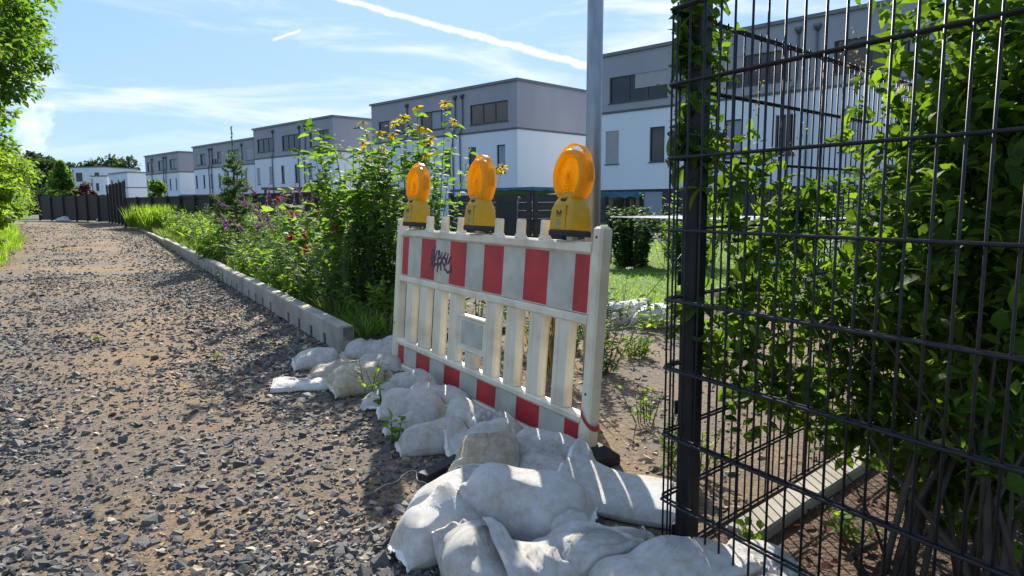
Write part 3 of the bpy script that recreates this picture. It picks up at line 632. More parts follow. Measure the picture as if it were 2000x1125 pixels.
herb('rose_bush', 'low rose bush with dark red blooms near the concrete edging', 'shrub', (-2.05, 7.7, .05), .72, 18, .35, .055, 50, 'leaf_dark', .6, flower=red_flower, fl_n=10, lean=.5, hvar=.6)
herb('rose_bush', 'small rose with red blooms under the coneflowers', 'shrub', (-1.35, 6.5, .05), .82, 8, .3, .05, 30, 'leaf', .6, flower=red_flower, fl_n=3, lean=.5, hvar=.5)
herb('goosefoot_weed', 'tall wispy grey green weed by the concrete edging end', 'plant', (-1.55, 6.25, .05), .80, 16, .22, .06, 60, 'leaf_grey', .22, lean=.3)
herb('goosefoot_weed', 'wispy grey green weed one step further along the edging', 'plant', (-1.95, 6.85, .05), .70, 18, .28, .06, 55, 'leaf_grey', .25, lean=.4)
lows = [(-1.30, 5.75, .45, 'leaf_light', 'low bright weeds at the very end of the edging'), (-1.72, 6.35, .50, 'leaf', 'bushy green perennial beside the nearest slab'), (-2.25, 7.1, .58, 'leaf_light', 'light green leafy perennial behind the second slab'), (-2.55, 7.75, .62, 'leaf', 'rounded leafy perennial beside the red roses'),
        (-3.1, 8.55, .60, 'leaf_light', 'low leafy herb in front of the purple spikes'), (-3.75, 9.6, .58, 'leaf', 'leafy herb between spruce and butterfly bush'), (-4.2, 10.6, .5, 'leaf_dark', 'dark herb at the foot of the spruce'), (-5.1, 11.6, .6, 'leaf', 'green herb beside the spruce on the track side'),
        (-5.75, 12.8, .75, 'leaf_light', 'yellowish green herb just past the spruce'), (-6.5, 14.4, .8, 'leaf', 'bushy herb past the spruce along the edging'), (-7.4, 16.0, .85, 'leaf_light', 'light herb in the middle of the bed'), (-8.4, 18.0, .85, 'leaf', 'leafy herb further down the bed'), (-9.6, 20.0, .8, 'leaf_light', 'pale herb two steps before the tall grass'), (-10.9, 22.4, .85, 'leaf', 'green herb beside the pale shrub'), (-12.4, 25.2, .9, 'leaf_light', 'pale herb close to the tall grass'),
        (-4.0, 12.4, 1.0, 'leaf', 'green bush behind the butterfly bush'), (-6.0, 15.6, 1.05, 'leaf', 'tall green herb behind the spruce'), (-2.0, 8.6, .72, 'leaf', 'leafy plant behind the hazel bush'), (-7.2, 18.6, 1.0, 'leaf_grey', 'greyish shrub against the low dark fence'), (-9.9, 23.3, 1.25, 'leaf_grey', 'pale grey green shrub by the low dark fence')]
for i, (x, y, h, m_, lab) in enumerate(lows):
    s = .36+.018*y; herb('perennial', lab, 'plant', (x+.2, y+.12, .05), h, int(26+y*.5), s, .075+.003*y, 34, m_, .38, 'bed perennials', start=0, lean=.5, hvar=.5)
for i, (x, y, lab) in enumerate([(-14.6, 28.6, 'tall bright yellow green grass clump at the far end of the bed'), (-15.9, 30.2, 'bright grass clump touching the tall dark fence posts'), (-13.6, 27.2, 'bright grass clump on the near side of the tall grass')]):
    r = np.random.default_rng(80+i); root = empty('tall_grass', (x, y, .05)); tag(root, lab, 'grass clump', 'tall grass clumps'); n = 900; a = r.uniform(0, 2*PI, n); q = np.sqrt(r.random(n))*.9; P = np.stack([q*np.cos(a), q*np.sin(a), np.zeros(n)], 1); Dn = np.concatenate([r.normal(0, .18, (n, 2)), np.ones((n, 1))], 1); leaf_obj('blades', P, Dn, r.uniform(.5, 1.15, n), 'leaf_light', root, .035, .12, r)
# plants right of / behind the barrier and in the garden
herb('fleabane_weed', 'feathery grey green weed right behind the barrier post', 'plant', (.58, 4.3, 0), .52, 14, .12, .055, 110, 'leaf_grey', .24, lean=.4, start=0)
herb('fleabane_weed', 'low yellowish weed on the path beside the feathery weed', 'plant', (.86, 4.75, 0), .16, 12, .15, .045, 50, 'leaf_light', .26, lean=.5, start=0)
herb('path_weed', 'small green weed on the bare path between barrier and fence', 'plant', (.66, 3.3, 0), .20, 7, .1, .045, 14, 'leaf', .35, lean=.6)
herb('path_weed', 'upright green weed beside the white bag near the fence post', 'plant', (.63, 2.72, 0), .30, 5, .07, .06, 16, 'leaf', .42, lean=.3)
herb('path_weed', 'tuft of yellow green weed at the fence corner foot', 'plant', (.72, 2.62, 0), .20, 9, .1, .05, 14, 'leaf_light', .3, lean=.6)
herb('path_weed', 'leafy weed growing by the white bags at the lawn edge', 'plant', (1.22, 5.75, 0), .34, 10, .2, .08, 14, 'leaf_light', .5, lean=.7)
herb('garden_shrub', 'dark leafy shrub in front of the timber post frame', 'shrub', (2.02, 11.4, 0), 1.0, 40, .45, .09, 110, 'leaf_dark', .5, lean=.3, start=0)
herb('garden_shrub', 'green shrub under the drying rack on the lawn edge', 'shrub', (3.0, 11.2, 0), .85, 40, .6, .09, 100, 'leaf', .5, lean=.4, start=0)
herb('garden_shrub', 'light green low shrub behind the fence corner', 'shrub', (3.9, 10.6, 0), .7, 34, .6, .08, 90, 'leaf_light', .4, lean=.5, start=0)
herb('garden_shrub', 'climbing plant rising over the end of the teal tarpaulin', 'shrub', (2.72, 12.0, 0), 1.46, 6, .2, .09, 26, 'leaf_light', .4, lean=.3)
herb('flowering_bush', 'bush dotted with small white flowers behind the drying rack', 'shrub', (3.5, 12.2, 0), 1.05, 16, .4, .06, 40, 'leaf', .4, flower=umbel, fl_n=12, lean=.4)
for i, (x, y, h, lab) in enumerate([(4.6, 10.5, 1.3, 'dark garden bush seen through the far fence panel'), (6.2, 11.2, 1.6, 'larger garden bush seen through the hedge'), (8.6, 12.0, 1.8, 'garden bush behind the hedge near the photo edge'), (3.9, 8.6, .5, 'low flowering border plant behind the mesh fence')]):
    herb('garden_shrub', lab, 'shrub', (x, y, 0), h, 26, .7, .10, 46, 'leaf', .5, lean=.4, start=0)
herb('wild_carrot', 'single white flower stalk rising in front of the lawn', 'plant', (1.12, 6.75, 0), .52, 2, .03, .03, 6, 'leaf_light', .2, flower=umbel, fl_n=1, lean=.1)
# plants glimpsed through the barrier slats
for i, (x, y, h, m_, lab) in enumerate([(.10, 4.9, .55, 'leaf', 'green weed seen between the barrier slats'), (-.28, 5.3, .7, 'leaf_dark', 'dark weed behind the identification plate of the barrier'), (.42, 5.0, .45, 'leaf_grey', 'grey green weed behind the right barrier slats')]):
    herb('path_weed', lab, 'plant', (x, y, 0), h, 16, .25, .07, 36, m_, .3, lean=.4, start=0)
r_ = np.random.default_rng(91); root = empty('dry_grass', (.22, 4.2, 0)); tag(root, 'tuft of dry straw coloured grass behind the barrier slats', 'grass tuft'); n = 160; P = np.stack([r_.normal(0, .05, n), r_.normal(0, .05, n), np.zeros(n)], 1); leaf_obj('blades', P, np.concatenate([r_.normal(0, .16, (n, 2)), np.ones((n, 1))], 1), r_.uniform(.3, .75, n), 'grass_dry', root, .02, .15, r_)
# weeds on the track
for x, y, h, n_, lab in [(425, 552, .22, 3, 'young broad leaved weed growing against the edging wall'), (393, 556, .16, 2, 'tiny weed beside the broad leaved one on the gravel'), (720, 790, .26, 4, 'slim weed sprouting in front of the sandbags'), (742, 800, .20, 3, 'second slim weed right of the sprouting one by the sandbags'), (770, 865, .13, 4, 'small weed in the barrier shadow'), (905, 965, .09, 5, 'tiny weed beside the leaning sandbag'), (802, 1045, .06, 3, 'seedling at the corner of the front sandbag'), (420, 705, .06, 3, 'seedling alone on the open gravel'), (190, 668, .05, 4, 'seedling patch on the sandy track')]:
    p = spot(x, y); herb('track_weed', lab, 'plant', (p.x, p.y, 0), h, n_, .03, .055 if h > .1 else .03, 9, 'leaf_light', .4, lean=.5)

# ================================================================ grass stuff
def grass_patch(name, label, poly_fn, n, h, m_, wd=.05, seed=3, big=1):
    r = np.random.default_rng(seed); P = poly_fn(r, n); Dn = np.concatenate([r.normal(0, .35, (len(P), 2)), np.ones((len(P), 1))], 1)
    o = leaf_obj(name, P, Dn, h*r.uniform(.5, 1.2, len(P)), m_, None, wd, .35, r); tag(o, label, 'grass', kind='stuff'); return o
def lawn_pts(r, n):
    t_ = 4.7+9*r.random(n)**1.5; m_ = 4.4+r.random(n)*(5+t_*.3); p = np.outer(m_, RM)+np.outer(t_, RT); return np.concatenate([p, np.zeros((n, 1))], 1)
grass_patch('lawn_grass', 'short mown lawn grass behind the barrier', lawn_pts, 50000, .05, 'grass', .13, 3)
def verge_pts(r, n):
    t_ = 9+38*r.random(n)**1.4; e = np.interp(t_, [7, 12, 24, 44, 60], [-2.7, -1.8, -2.25, -4.2, -5.2]); m_ = e-np.abs(r.normal(0, .9+.02*t_, n))+.25*np.sin(t_*1.3)+.15; p = np.outer(m_, RM)+np.outer(t_, RT); return np.concatenate([p, np.zeros((n, 1))], 1)
grass_patch('verge_grass', 'rough green grass along the hedge side of the track', verge_pts, 26000, .28, 'grass', .04, 4)
grass_patch('verge_dry_grass', 'dry yellow grass at the edge of the track', lambda r, n: verge_pts(r, n)+np.array([.25, .12, 0]), 5000, .16, 'grass_dry', .04, 5)
def edge_pts(r, n):
    t_ = 5.0+32*r.random(n)**1.3; m_ = 1.66+np.abs(r.normal(0, .35, n)); p = np.outer(m_, RM)+np.outer(t_, RT); return np.concatenate([p, np.full((n, 1), .05)], 1)
grass_patch('bed_grass', 'low grass and weeds growing behind the edging slabs', edge_pts, 8000, .20, 'leaf', .07, 6)
grass_patch('bed_dry_grass', 'thin dry stalks among the weeds behind the edging', edge_pts, 2200, .28, 'grass_dry', .02, 16)
def field_pts(r, n):
    t_ = 13+22*r.random(n); m_ = 2+r.random(n)*6; p = np.outer(m_, RM)+np.outer(t_, RT); return np.concatenate([p, np.full((n, 1), .05)], 1)
grass_patch('bed_growth', 'wild green growth filling the back of the planting bed', field_pts, 12000, .42, 'leaf', .12, 7)

# ================================================================ barrier
LB = Vector((-.786, 4.522, 0)); e_ = Vector((.529, -.848, 0)); BL = 2.07; BROT = (rad(-4.6), 0, math.atan2(e_.y, e_.x))
def barrier():
    root = empty('traffic_barrier', LB, BROT); tag(root, 'cream plastic traffic barrier with red and white stripes and slats', 'barrier')
    M = 'barrier_plastic'; d = .028
    for x in (0, BL):
        MB().box(x-.031, x+.031, -.032, .032, .0, 1.0, .010).build('end_post', M, root, False)
    for z0, z1, nm, dd in ((.885, .935, 'top_rail', .034), (.585, .628, 'middle_rail', .030), (.165, .205, 'lower_rail', .030), (.0, .045, 'bottom_rail', .030)):
        mb = MB(); mb.loft([[(x, -dd, z0+.008), (x, -dd, z1-.012), (x, -dd+.01, z1-.002), (x, dd-.01, z1-.002), (x, dd, z1-.012), (x, dd, z0+.008), (x, dd-.008, z0), (x, -dd+.008, z0)] for x in (.032, BL-.032)]); mb.build(nm, M, root)
    MB().box(.032, BL-.032, -.016, .016, .629, .884).build('stripe_panel', M, root)
    MB().box(.032, BL-.032, -.016, .016, .046, .164).build('lower_stripe_panel', M, root)
    u = (BL-.10)/10
    for k_ in range(11):
        x0 = .05+max(0, (k_-.5)*u); x1 = .05+min(10*u, (k_+.5)*u); red = k_ % 2 == 0
        for z0, z1 in ((.634, .880), (.050, .160)):
            mb = MB()
            for s in (-1, 1): mb.box(x0+.0006, x1-.0006, min(s*.0165, s*.0182), max(s*.0165, s*.0182), z0, z1)
            o = mb.build('reflective_stripe', 'film_red' if red else 'film_white', root)
            if k_ == 0: o['label'] = 'red reflective stripe'
    for x in (0, BL):
        for z in (.955, .30):
            mb = MB(); mb.loft([[(x+.006*math.cos(2*PI*j/10), y_, z+.006*math.sin(2*PI*j/10)) for j in range(10)] for y_ in (-.0335, -.031)]); mb.build('hole_disc', 'rubber', root)  # raised dark disc painted as the darkness of a hole in the post
    # slats with a ribbed profile
    def slat(x, z0, z1, wd=.115):
        prof = [(-.5, -.4), (-.42, -1), (-.2, -1), (-.17, -.8), (.17, -.8), (.2, -1), (.42, -1), (.5, -.4), (.5, .4), (.42, 1), (-.42, 1), (-.5, .4)]
        mb = MB(); mb.loft([[(x+a*wd, b_*.024, z) for a, b_ in prof] for z in (z0, z1)]); mb.build('slat', M, root)
        for z, s in ((z0, 1), (z1, -1)):
            pass
    sp = BL/10
    for k_ in range(1, 10):
        x = k_*sp
        if k_ != 5: slat(x, .2045, .5855)
        else: slat(x, .2045, .285, .10)
        if k_ not in (1, 5, 9):
            mb = MB(); rr = []
            for z, q in ((.9335, .034), (.945, .027), (.948, .0245), (1.015, .0235), (1.02, .020)):
                rr.append([(x+q*(1 if j % 2 else .9)*math.cos(2*PI*j/16), q*(1 if j % 2 else .9)*math.sin(2*PI*j/16), z) for j in range(16)])
            mb.loft(rr).build('peg', M, root)
        else:
            MB().box(x-.02, x+.02, -.015, .015, .9335, .95).build('lamp_mount', M, root)
    x = 5*sp; a, b_ = x-sp+.058, x+sp-.058
    MB().box(a, b_, -.012, .012, .300, .465).build('identification_plate', M, root)
    for q in ((a, b_, .285, .2999), (a, b_, .4651, .482)): MB().box(q[0], q[1], -.024, .024, q[2], q[3], .006).build('plate_rail', M, root)
    MB().box(a+.03, b_-.03, -.0145, -.0125, .318, .450, 0).build('plate_panel', 'film_white', root)
    # sprayed scrawl on the upper stripes (strokes in panel coordinates)
    X = lambda px: .40+px*.00046; Z = lambda py: .865-py*.000245
    strokes = [[(310, 95), (285, 250), (255, 320)], [(285, 200), (225, 220), (200, 330), (290, 330), (310, 390)], [(240, 350), (190, 420), (250, 440), (200, 540), (192, 620)], [(250, 380), (310, 420), (230, 500), (280, 600), (278, 700)], [(370, 200), (330, 340), (310, 480), (320, 600)], [(320, 520), (370, 540), (420, 470), (370, 410)], [(460, 320), (430, 195), (410, 230), (405, 390), (475, 360)], [(390, 420), (410, 520), (395, 715)], [(400, 640), (440, 530), (500, 460), (490, 640)], [(510, 230), (505, 420), (500, 650)], [(620, 230), (520, 420), (600, 560)], [(690, 240), (650, 420), (665, 500)], [(770, 300), (700, 470), (740, 330)], [(640, 620), (700, 690), (760, 640), (780, 500), (800, 680)], [(560, 350), (630, 370), (600, 640)]]
    mb = MB()
    for s in strokes:
        for p, q in zip(s[:-1], s[1:]):
            A = Vector((X(p[0]), 0, Z(p[1]))); B = Vector((X(q[0]), 0, Z(q[1]))); dv = (B-A); L = max(dv.length, 1e-4); nrm = Vector((-dv.z, 0, dv.x))/L*.0078; ex = dv/L*.003; Y = Vector((0, -.0189-.00002*len(mb.v)/8, 0))
            mb.quad(A-nrm-ex+Y, B-nrm+ex+Y, B+nrm+ex+Y, A+nrm-ex+Y)
    mb.build('spray_scrawl', 'ink', root)
    return root
BAR = barrier()
BM = Matrix.Translation(LB) @ Matrix.Rotation(BROT[2], 4, 'Z') @ Matrix.Rotation(BROT[0], 4, 'X')
# warning lamps
def lamp(label, k_, dx=0, yaw=0, tilt=0, first=None):
    p = BM @ Vector((k_*BL/10+dx, 0, .951)); root = empty('warning_lamp', p, (BROT[0]+tilt, 0, BROT[2]+yaw)); tag(root, label, 'warning lamp', 'warning lamps on the barrier')
    if first:
        for ch in first.children:
            c = ch.copy(); C.objects.link(c); c.parent = root
            for g in ch.children: d = g.copy(); C.objects.link(d); d.parent = c
        return root
    def rr(wx, wy, z, c=.22, n=4):
        pts = []; cx, cy = wx/2, wy/2; r_ = min(wx, wy)*c
        for sx, sy, a0 in ((1, 1, 0), (-1, 1, 90), (-1, -1, 180), (1, -1, 270)):
            for i in range(n+1):
                a = rad(a0+90*i/n); pts.append((sx*(cx-r_)+r_*math.cos(a), sy*(cy-r_)+r_*math.sin(a), z))
        return pts
    MB().loft([rr(.172, .128, 0), rr(.174, .130, .003), rr(.174, .130, .022), rr(.170, .126, .026)]).build('base', 'rubber', root, True)
    body = MB().loft([rr(.168, .124, .0262), rr(.170, .126, .03), rr(.166, .122, .085), rr(.158, .114, .12), rr(.128, .094, .150), rr(.10, .078, .172), rr(.088, .07, .19)]).build('housing', 'lamp_yellow', root, True)
    # front shoulder panel and its marks
    MB().loft([[(x, y, z) for x, z in ((-.045, .034), (.045, .034), (.043, .135), (-.043, .135))] for y in (-.0575, -.0655)]).build('front_panel', 'lamp_yellow', body)
    mb = MB()
    for q in [(-.017, -.012, .090, .108), (-.019, -.008, .100, .110), (-.008, -.003, .090, .104), (.003, .008, .090, .104), (.006, .017, .100, .110), (.012, .017, .090, .106), (-.004, .004, .094, .099), (-.018, .018, .084, .0865)]:
        mb.box(q[0], q[1], -.0664, -.0660, q[2], q[3])
    mb.build('emblem', 'ink_dark', body)
    mb = MB(); mb.loft([[(.013*k2*math.cos(2*PI*j/16), -.0662, .058+.017*k2*math.sin(2*PI*j/16)) for j in range(16)] for k2 in (1, .6)], False); mb.box(-.003, .003, -.0664, -.0660, .052, .064); mb.build('seal', 'grey_mark', body)
    # ring around the lens, lathe about local y
    zc = .262
    def lathe(prof, n=40, a0=0, a1=2*PI, closed=True):
        mb = MB(); rings = [[(q*.94*math.cos(a0+(a1-a0)*i/n), y, zc+q*1.08*math.sin(a0+(a1-a0)*i/n)) for q, y in prof] for i in range(n+1)]; mb.loft(rings, False, closed); return mb
    lathe([(.101, -.040), (.106, -.030), (.106, .030), (.101, .040), (.090, .040), (.088, .030), (.088, -.030), (.090, -.040)]).build('lens_ring', 'lamp_rim', root, True)
    for s in (-1, 1):
        prof = []
        for i in range(36):
            q = .0875*(1-i/35); prof.append((max(q, .0004), s*(.022+.012*(1-(q/.0875)**2)+(.0036 if (i//2) % 2 else 0)-(.008 if q < .016 else 0))))
        lathe(prof, closed=False).build('lens', 'lamp_amber', root, False)
    MB().tube([(0, -.018, zc), (0, .018, zc)], .017, 14).build('bulb', 'lamp_rim', root, True); MB().box(-.006, .006, -.012, .012, zc-.09, zc-.017).build('bulb_holder', 'lamp_yellow', root)
    # carrying handle arching over the ring
    mb = MB(); rings = []
    for i in range(25):
        a = rad(-12+204*i/24); q = .112+.022*max(0, math.sin(a))**2; q2 = q+.007
        rings.append([(q*math.cos(a), -.014, zc+q*math.sin(a)), (q*math.cos(a), .014, zc+q*math.sin(a)), (q2*math.cos(a), .014, zc+q2*math.sin(a)), (q2*math.cos(a), -.014, zc+q2*math.sin(a))])
    mb.loft(rings).build('handle', 'lamp_rim', root, False)
    MB().box(-.018, .018, -.05, -.041, .150, .163, .003).build('latch', 'rubber', root)
    MB().box(-.02, .02, -.048, -.030, .163, .172).build('lens_clip', 'lamp_rim', root)
    return root
L0 = lamp('nearest orange warning lamp in front of the steel pole', 9, -.02, rad(2))
lamp('middle orange warning lamp of the three on the barrier', 5, 0, rad(-2), rad(1), L0)
lamp('farthest orange warning lamp, at the flower end of the barrier', 1, 0, rad(3), 0, L0)
# steel pole
def pole():
    p = at(1161, 200, 3.3); root = empty('steel_pole', (p.x-.012, 3.3, 0)); tag(root, 'galvanised steel pole behind the near end of the barrier', 'pole'); 
    MB().tube([(0, 0, -.1), (.01, 0, 1.5), (.028, 0, 4.2)], .0375, 24).build('tube', 'galvanised', root, True)
    MB().tube([(0, 0, 4.2), (.0, 0, 4.24)], [.04, .03], 20).build('cap', 'rubber', root, True).location = (.028, 0, 0)
pole()
# black foot plate, tape, plank, cords
def foot():
    p = BM @ Vector((BL-.02, 0, 0)); root = empty('foot_plate', (p.x-.06, p.y-.03, 0), (0, 0, rad(32))); tag(root, 'black recycled rubber foot plate under the near barrier end', 'foot plate')
    MB().loft([[(-.24, -.11, 0), (.18, -.11, 0), (.18, .11, 0), (-.24, .11, 0)], [(-.24, -.11, .04), (.18, -.11, .04), (.18, .11, .04), (-.24, .11, .04)], [(-.18, -.07, .08), (.13, -.07, .08), (.13, .07, .08), (-.18, .07, .08)]]).build('block', 'rubber', root)
    MB().tube([(.09, -.05, .075), (.11, -.03, .095), (.11, .03, .095), (.09, .05, .075)], .012, 6).build('grip', 'rubber', root, True)
foot()
mb = MB(); pts = []
for i in range(29):
    a = 2*PI*i/28; pts.append(BM @ Vector((BL+.045*math.cos(a)*1.0, .041*math.sin(a), .205+.045*-math.cos(a))))
rings = [[p+Vector((0, 0, -.011)), p+Vector((0, 0, .011))] for p in pts]
mb.loft(rings, False, False); o = mb.build('warning_tape', 'tape', None, True); tag(o, 'red tape tied around the near barrier post above the sandbags', 'tape')
mb = MB(); q = BM @ Vector((BL-.01, .0, .75)); a = BM @ Vector((BL-.38, .1, .60)); mb.quad(a, a+Vector((.018, .01, 0)), a+Vector((.015, .01, -.07)), a+Vector((-.004, .0, -.075))); 
mb.box(0, 0, 0, 0, 0, 0) if False else None
p0, p1 = spot(800, 985, .02), spot(882, 895, .05); d = p1-p0
o = MB().box(0, .55, -.03, .03, 0, .035, .004).build('black_plank', 'rubber'); o.location = (-.36, 2.58, .0); o.rotation_euler = (0, rad(-3), rad(52)); tag(o, 'black plastic profile lying under the leaning sandbags', 'profile')
def cord(name, label, pix, r, m_, z=.012):
    pts = []; P = [spot(*q, z) for q in pix]
    for i in range(len(P)-1):
        for f in (0, .33, .66): a0 = P[max(i-1, 0)]; a1 = P[i]; a2 = P[i+1]; a3 = P[min(i+2, len(P)-1)]; pts.append(.5*((2*a1)+(a2-a0)*f+(2*a0-5*a1+4*a2-a3)*f*f+(3*a1-a0-3*a2+a3)*f**3)+Vector((0, 0, .006*math.sin(i*2+f*3))))
    o = MB().tube(pts, r, 5).build(name, m_, None, True); tag(o, label, 'string')
cord('loose_string', 'white string curling over the ground in the barrier shadow', [(732, 960), (755, 948), (775, 938), (790, 925), (812, 922), (815, 935), (832, 942), (832, 960), (820, 972), (808, 985)], .0018, 'cord')
cord('loose_string', 'short white string by the weeds in front of the sandbags', [(748, 832), (765, 822), (768, 808), (755, 800)], .0016, 'cord')

# ================================================================ sandbags (each one lies on what is already there)
GX0, GY0, GS = -2.2, .9, .01; HM = np.zeros((460, 460))      # height of the pile, rows = y
def _blur(a, s):
    k_ = np.exp(-.5*(np.arange(-3*s, 3*s+1)/s)**2); k_ /= k_.sum()
    a = np.apply_along_axis(lambda v: np.convolve(np.pad(v, 3*s, mode='edge'), k_, 'valid'), 0, a)
    return np.apply_along_axis(lambda v: np.convolve(np.pad(v, 3*s, mode='edge'), k_, 'valid'), 1, a)
def _samp(a, x, y):
    i = np.clip((y-GY0)/GS, 0, a.shape[0]-2); j = np.clip((x-GX0)/GS, 0, a.shape[1]-2); i0 = i.astype(int); j0 = j.astype(int); fi = i-i0; fj = j-j0
    return a[i0, j0]*(1-fi)*(1-fj)+a[i0+1, j0]*fi*(1-fj)+a[i0, j0+1]*(1-fi)*fj+a[i0+1, j0+1]*fi*fj
def bag_template(seed, nu=48, nv=32, asp=.62, fill=1.0, tie=None, mouth=False, steps=150, iters=12, slack=.07):
    """a sewn cloth bag of length 1 filled and settled on a floor: returns top and bottom sheets (nu,nv,3)"""
    r = np.random.default_rng(seed)
    u = np.linspace(-.5, .5, nu); v = np.linspace(-.5, .5, nv)*asp; U, V = np.meshgrid(u, v, indexing='ij')
    X = np.zeros((2, nu, nv, 3)); X[..., 0] = U; X[..., 1] = V
    bump = np.cos(np.pi*U)*np.cos(np.pi*V/asp); X[0, ..., 2] = .10+.02*bump; X[1, ..., 2] = .10-.02*bump
    X += r.normal(0, .0015, X.shape)
    # low frequency unevenness of the filling
    ph = r.uniform(0, 6, 6); uneven = 1+.22*np.sin(5*U+ph[0])*np.sin(6*V/asp+ph[1])+.12*np.sin(9*U+ph[2]+3*V)
    du, dv = u[1]-u[0], v[1]-v[0]; dd = np.hypot(du, dv)
    v_ = np.zeros_like(X)
    def patchy(k):
        f = np.zeros((2, nu, nv, 1))
        for q in range(7):
            a = r.uniform(0, 2*np.pi); fq = r.uniform(6, 16); g = np.sin(fq*(np.cos(a)*U+np.sin(a)*V)+r.uniform(0, 6)); f[0, ..., 0] += g; f[1, ..., 0] += np.roll(g, 7, 1)
        return 1+k*np.clip(f/2.2, -.3, 1.4)
    LU = du*patchy(slack); LV = dv*patchy(slack)
    def con(A, B, L, k=1.0):
        d = B-A; n = np.sqrt((d*d).sum(-1, keepdims=True))+1e-9; c = d*(.5*k*(1-L/n)); A += c; B -= c
    def conc(A, B, L):   # resists stretching fully, compression weakly (cloth buckles)
        d = B-A; n = np.sqrt((d*d).sum(-1, keepdims=True))+1e-9; e = 1-L/n; c = d*(.5*np.where(e > 0, e, .75*e)); A += c; B -= c
    for s in range(steps):
        P = X.copy()
        top = X[..., 2].max()
        tu = np.gradient(X, axis=1); tv = np.gradient(X, axis=2); nrm = np.cross(tu, tv); nrm[1] *= -1; nrm /= (du*dv)
        # hydrostatic filling: more pressure lower down
        vol = ((X[0, ..., 2]-X[1, ..., 2])*du*dv).sum(); tgt = .085*asp*fill
        p0 = np.clip((tgt-vol)/tgt, -.3, 1)*.006
        pr = p0+np.clip(top-X[..., 2:3], 0, .3)*.006*fill
        v_ = v_*.86+nrm*pr*uneven[None, ..., None]; v_[..., 2] -= .00042
        X = X+v_
        for it in range(iters):
            for a in (0, 1): conc(X[:, a:-1:2], X[:, a+1::2][:, :X[:, a:-1:2].shape[1]], LU[:, a:-1:2])
            for a in (0, 1): conc(X[:, :, a:-1:2], X[:, :, a+1::2][:, :, :X[:, :, a:-1:2].shape[2]], LV[:, :, a:-1:2])
            for a in (0, 1):
                A = X[:, a:-1:2, :-1]; B = X[:, a+1::2, 1:][:, :A.shape[1]]; con(A, B, dd, .12)
                A = X[:, a:-1:2, 1:]; B = X[:, a+1::2, :-1][:, :A.shape[1]]; con(A, B, dd, .12)
            # bending: two-apart
            for a in (0, 1, 2, 3):
                A = X[:, a:-2:4]; B = X[:, a+2::4][:, :A.shape[1]]; con(A, B, 2*du, .012)
                A = X[:, :, a:-2:4]; B = X[:, :, a+2::4][:, :, :A.shape[2]]; con(A, B, 2*dv, .012)
            # sewn rim
            for sl in ((0, slice(None)), (-1, slice(None)), (slice(None), 0), (slice(None), -1)):
                if mouth and sl[0] == -1: continue
                m = .5*(X[(0,)+sl]+X[(1,)+sl]); X[(0,)+sl] = m; X[(1,)+sl] = m
            if tie is not None:
                k = int(tie*(nu-1)); R = .035
                for kk in (k-1, k, k+1):
                    c = X[:, kk].mean((0, 1)); d = X[:, kk]-c; q = np.hypot(d[..., 1], d[..., 2])+1e-6; f = np.minimum(1, (R if kk == k else R*1.4)/q); d[..., 1] *= f; d[..., 2] *= f; X[:, kk] = c+d
            np.maximum(X[..., 2], 0, out=X[..., 2])
            # top sheet above bottom sheet
            bad = X[0, ..., 2] < X[1, ..., 2]+.0015; m = .5*(X[0, ..., 2]+X[1, ..., 2]); X[0, ..., 2] = np.where(bad, m+.00075, X[0, ..., 2]); X[1, ..., 2] = np.where(bad, m-.00075, X[1, ..., 2])
        v_ = (X-P)*.9; sp = np.sqrt((v_*v_).sum(-1, keepdims=True)); v_ *= np.minimum(1, .01/(sp+1e-9))
        fl = X[..., 2] < 1e-4; v_[fl] *= .3
    return X
BAGS = {'sewn': [bag_template(1, fill=1.30, slack=.07), bag_template(2, fill=1.10, slack=.10, asp=.68), bag_template(8, fill=.95, slack=.09, asp=.64)],
        'tied': [bag_template(3, fill=1.15, slack=.10, tie=.82), bag_template(6, fill=.85, slack=.13, tie=.80, asp=.7)],
        'open': [bag_template(4, fill=.85, slack=.14, mouth=True, asp=.64)], 'open_tip': [bag_template(9, fill=.60, slack=.17, mouth=True, tie=.07, asp=.5)]}
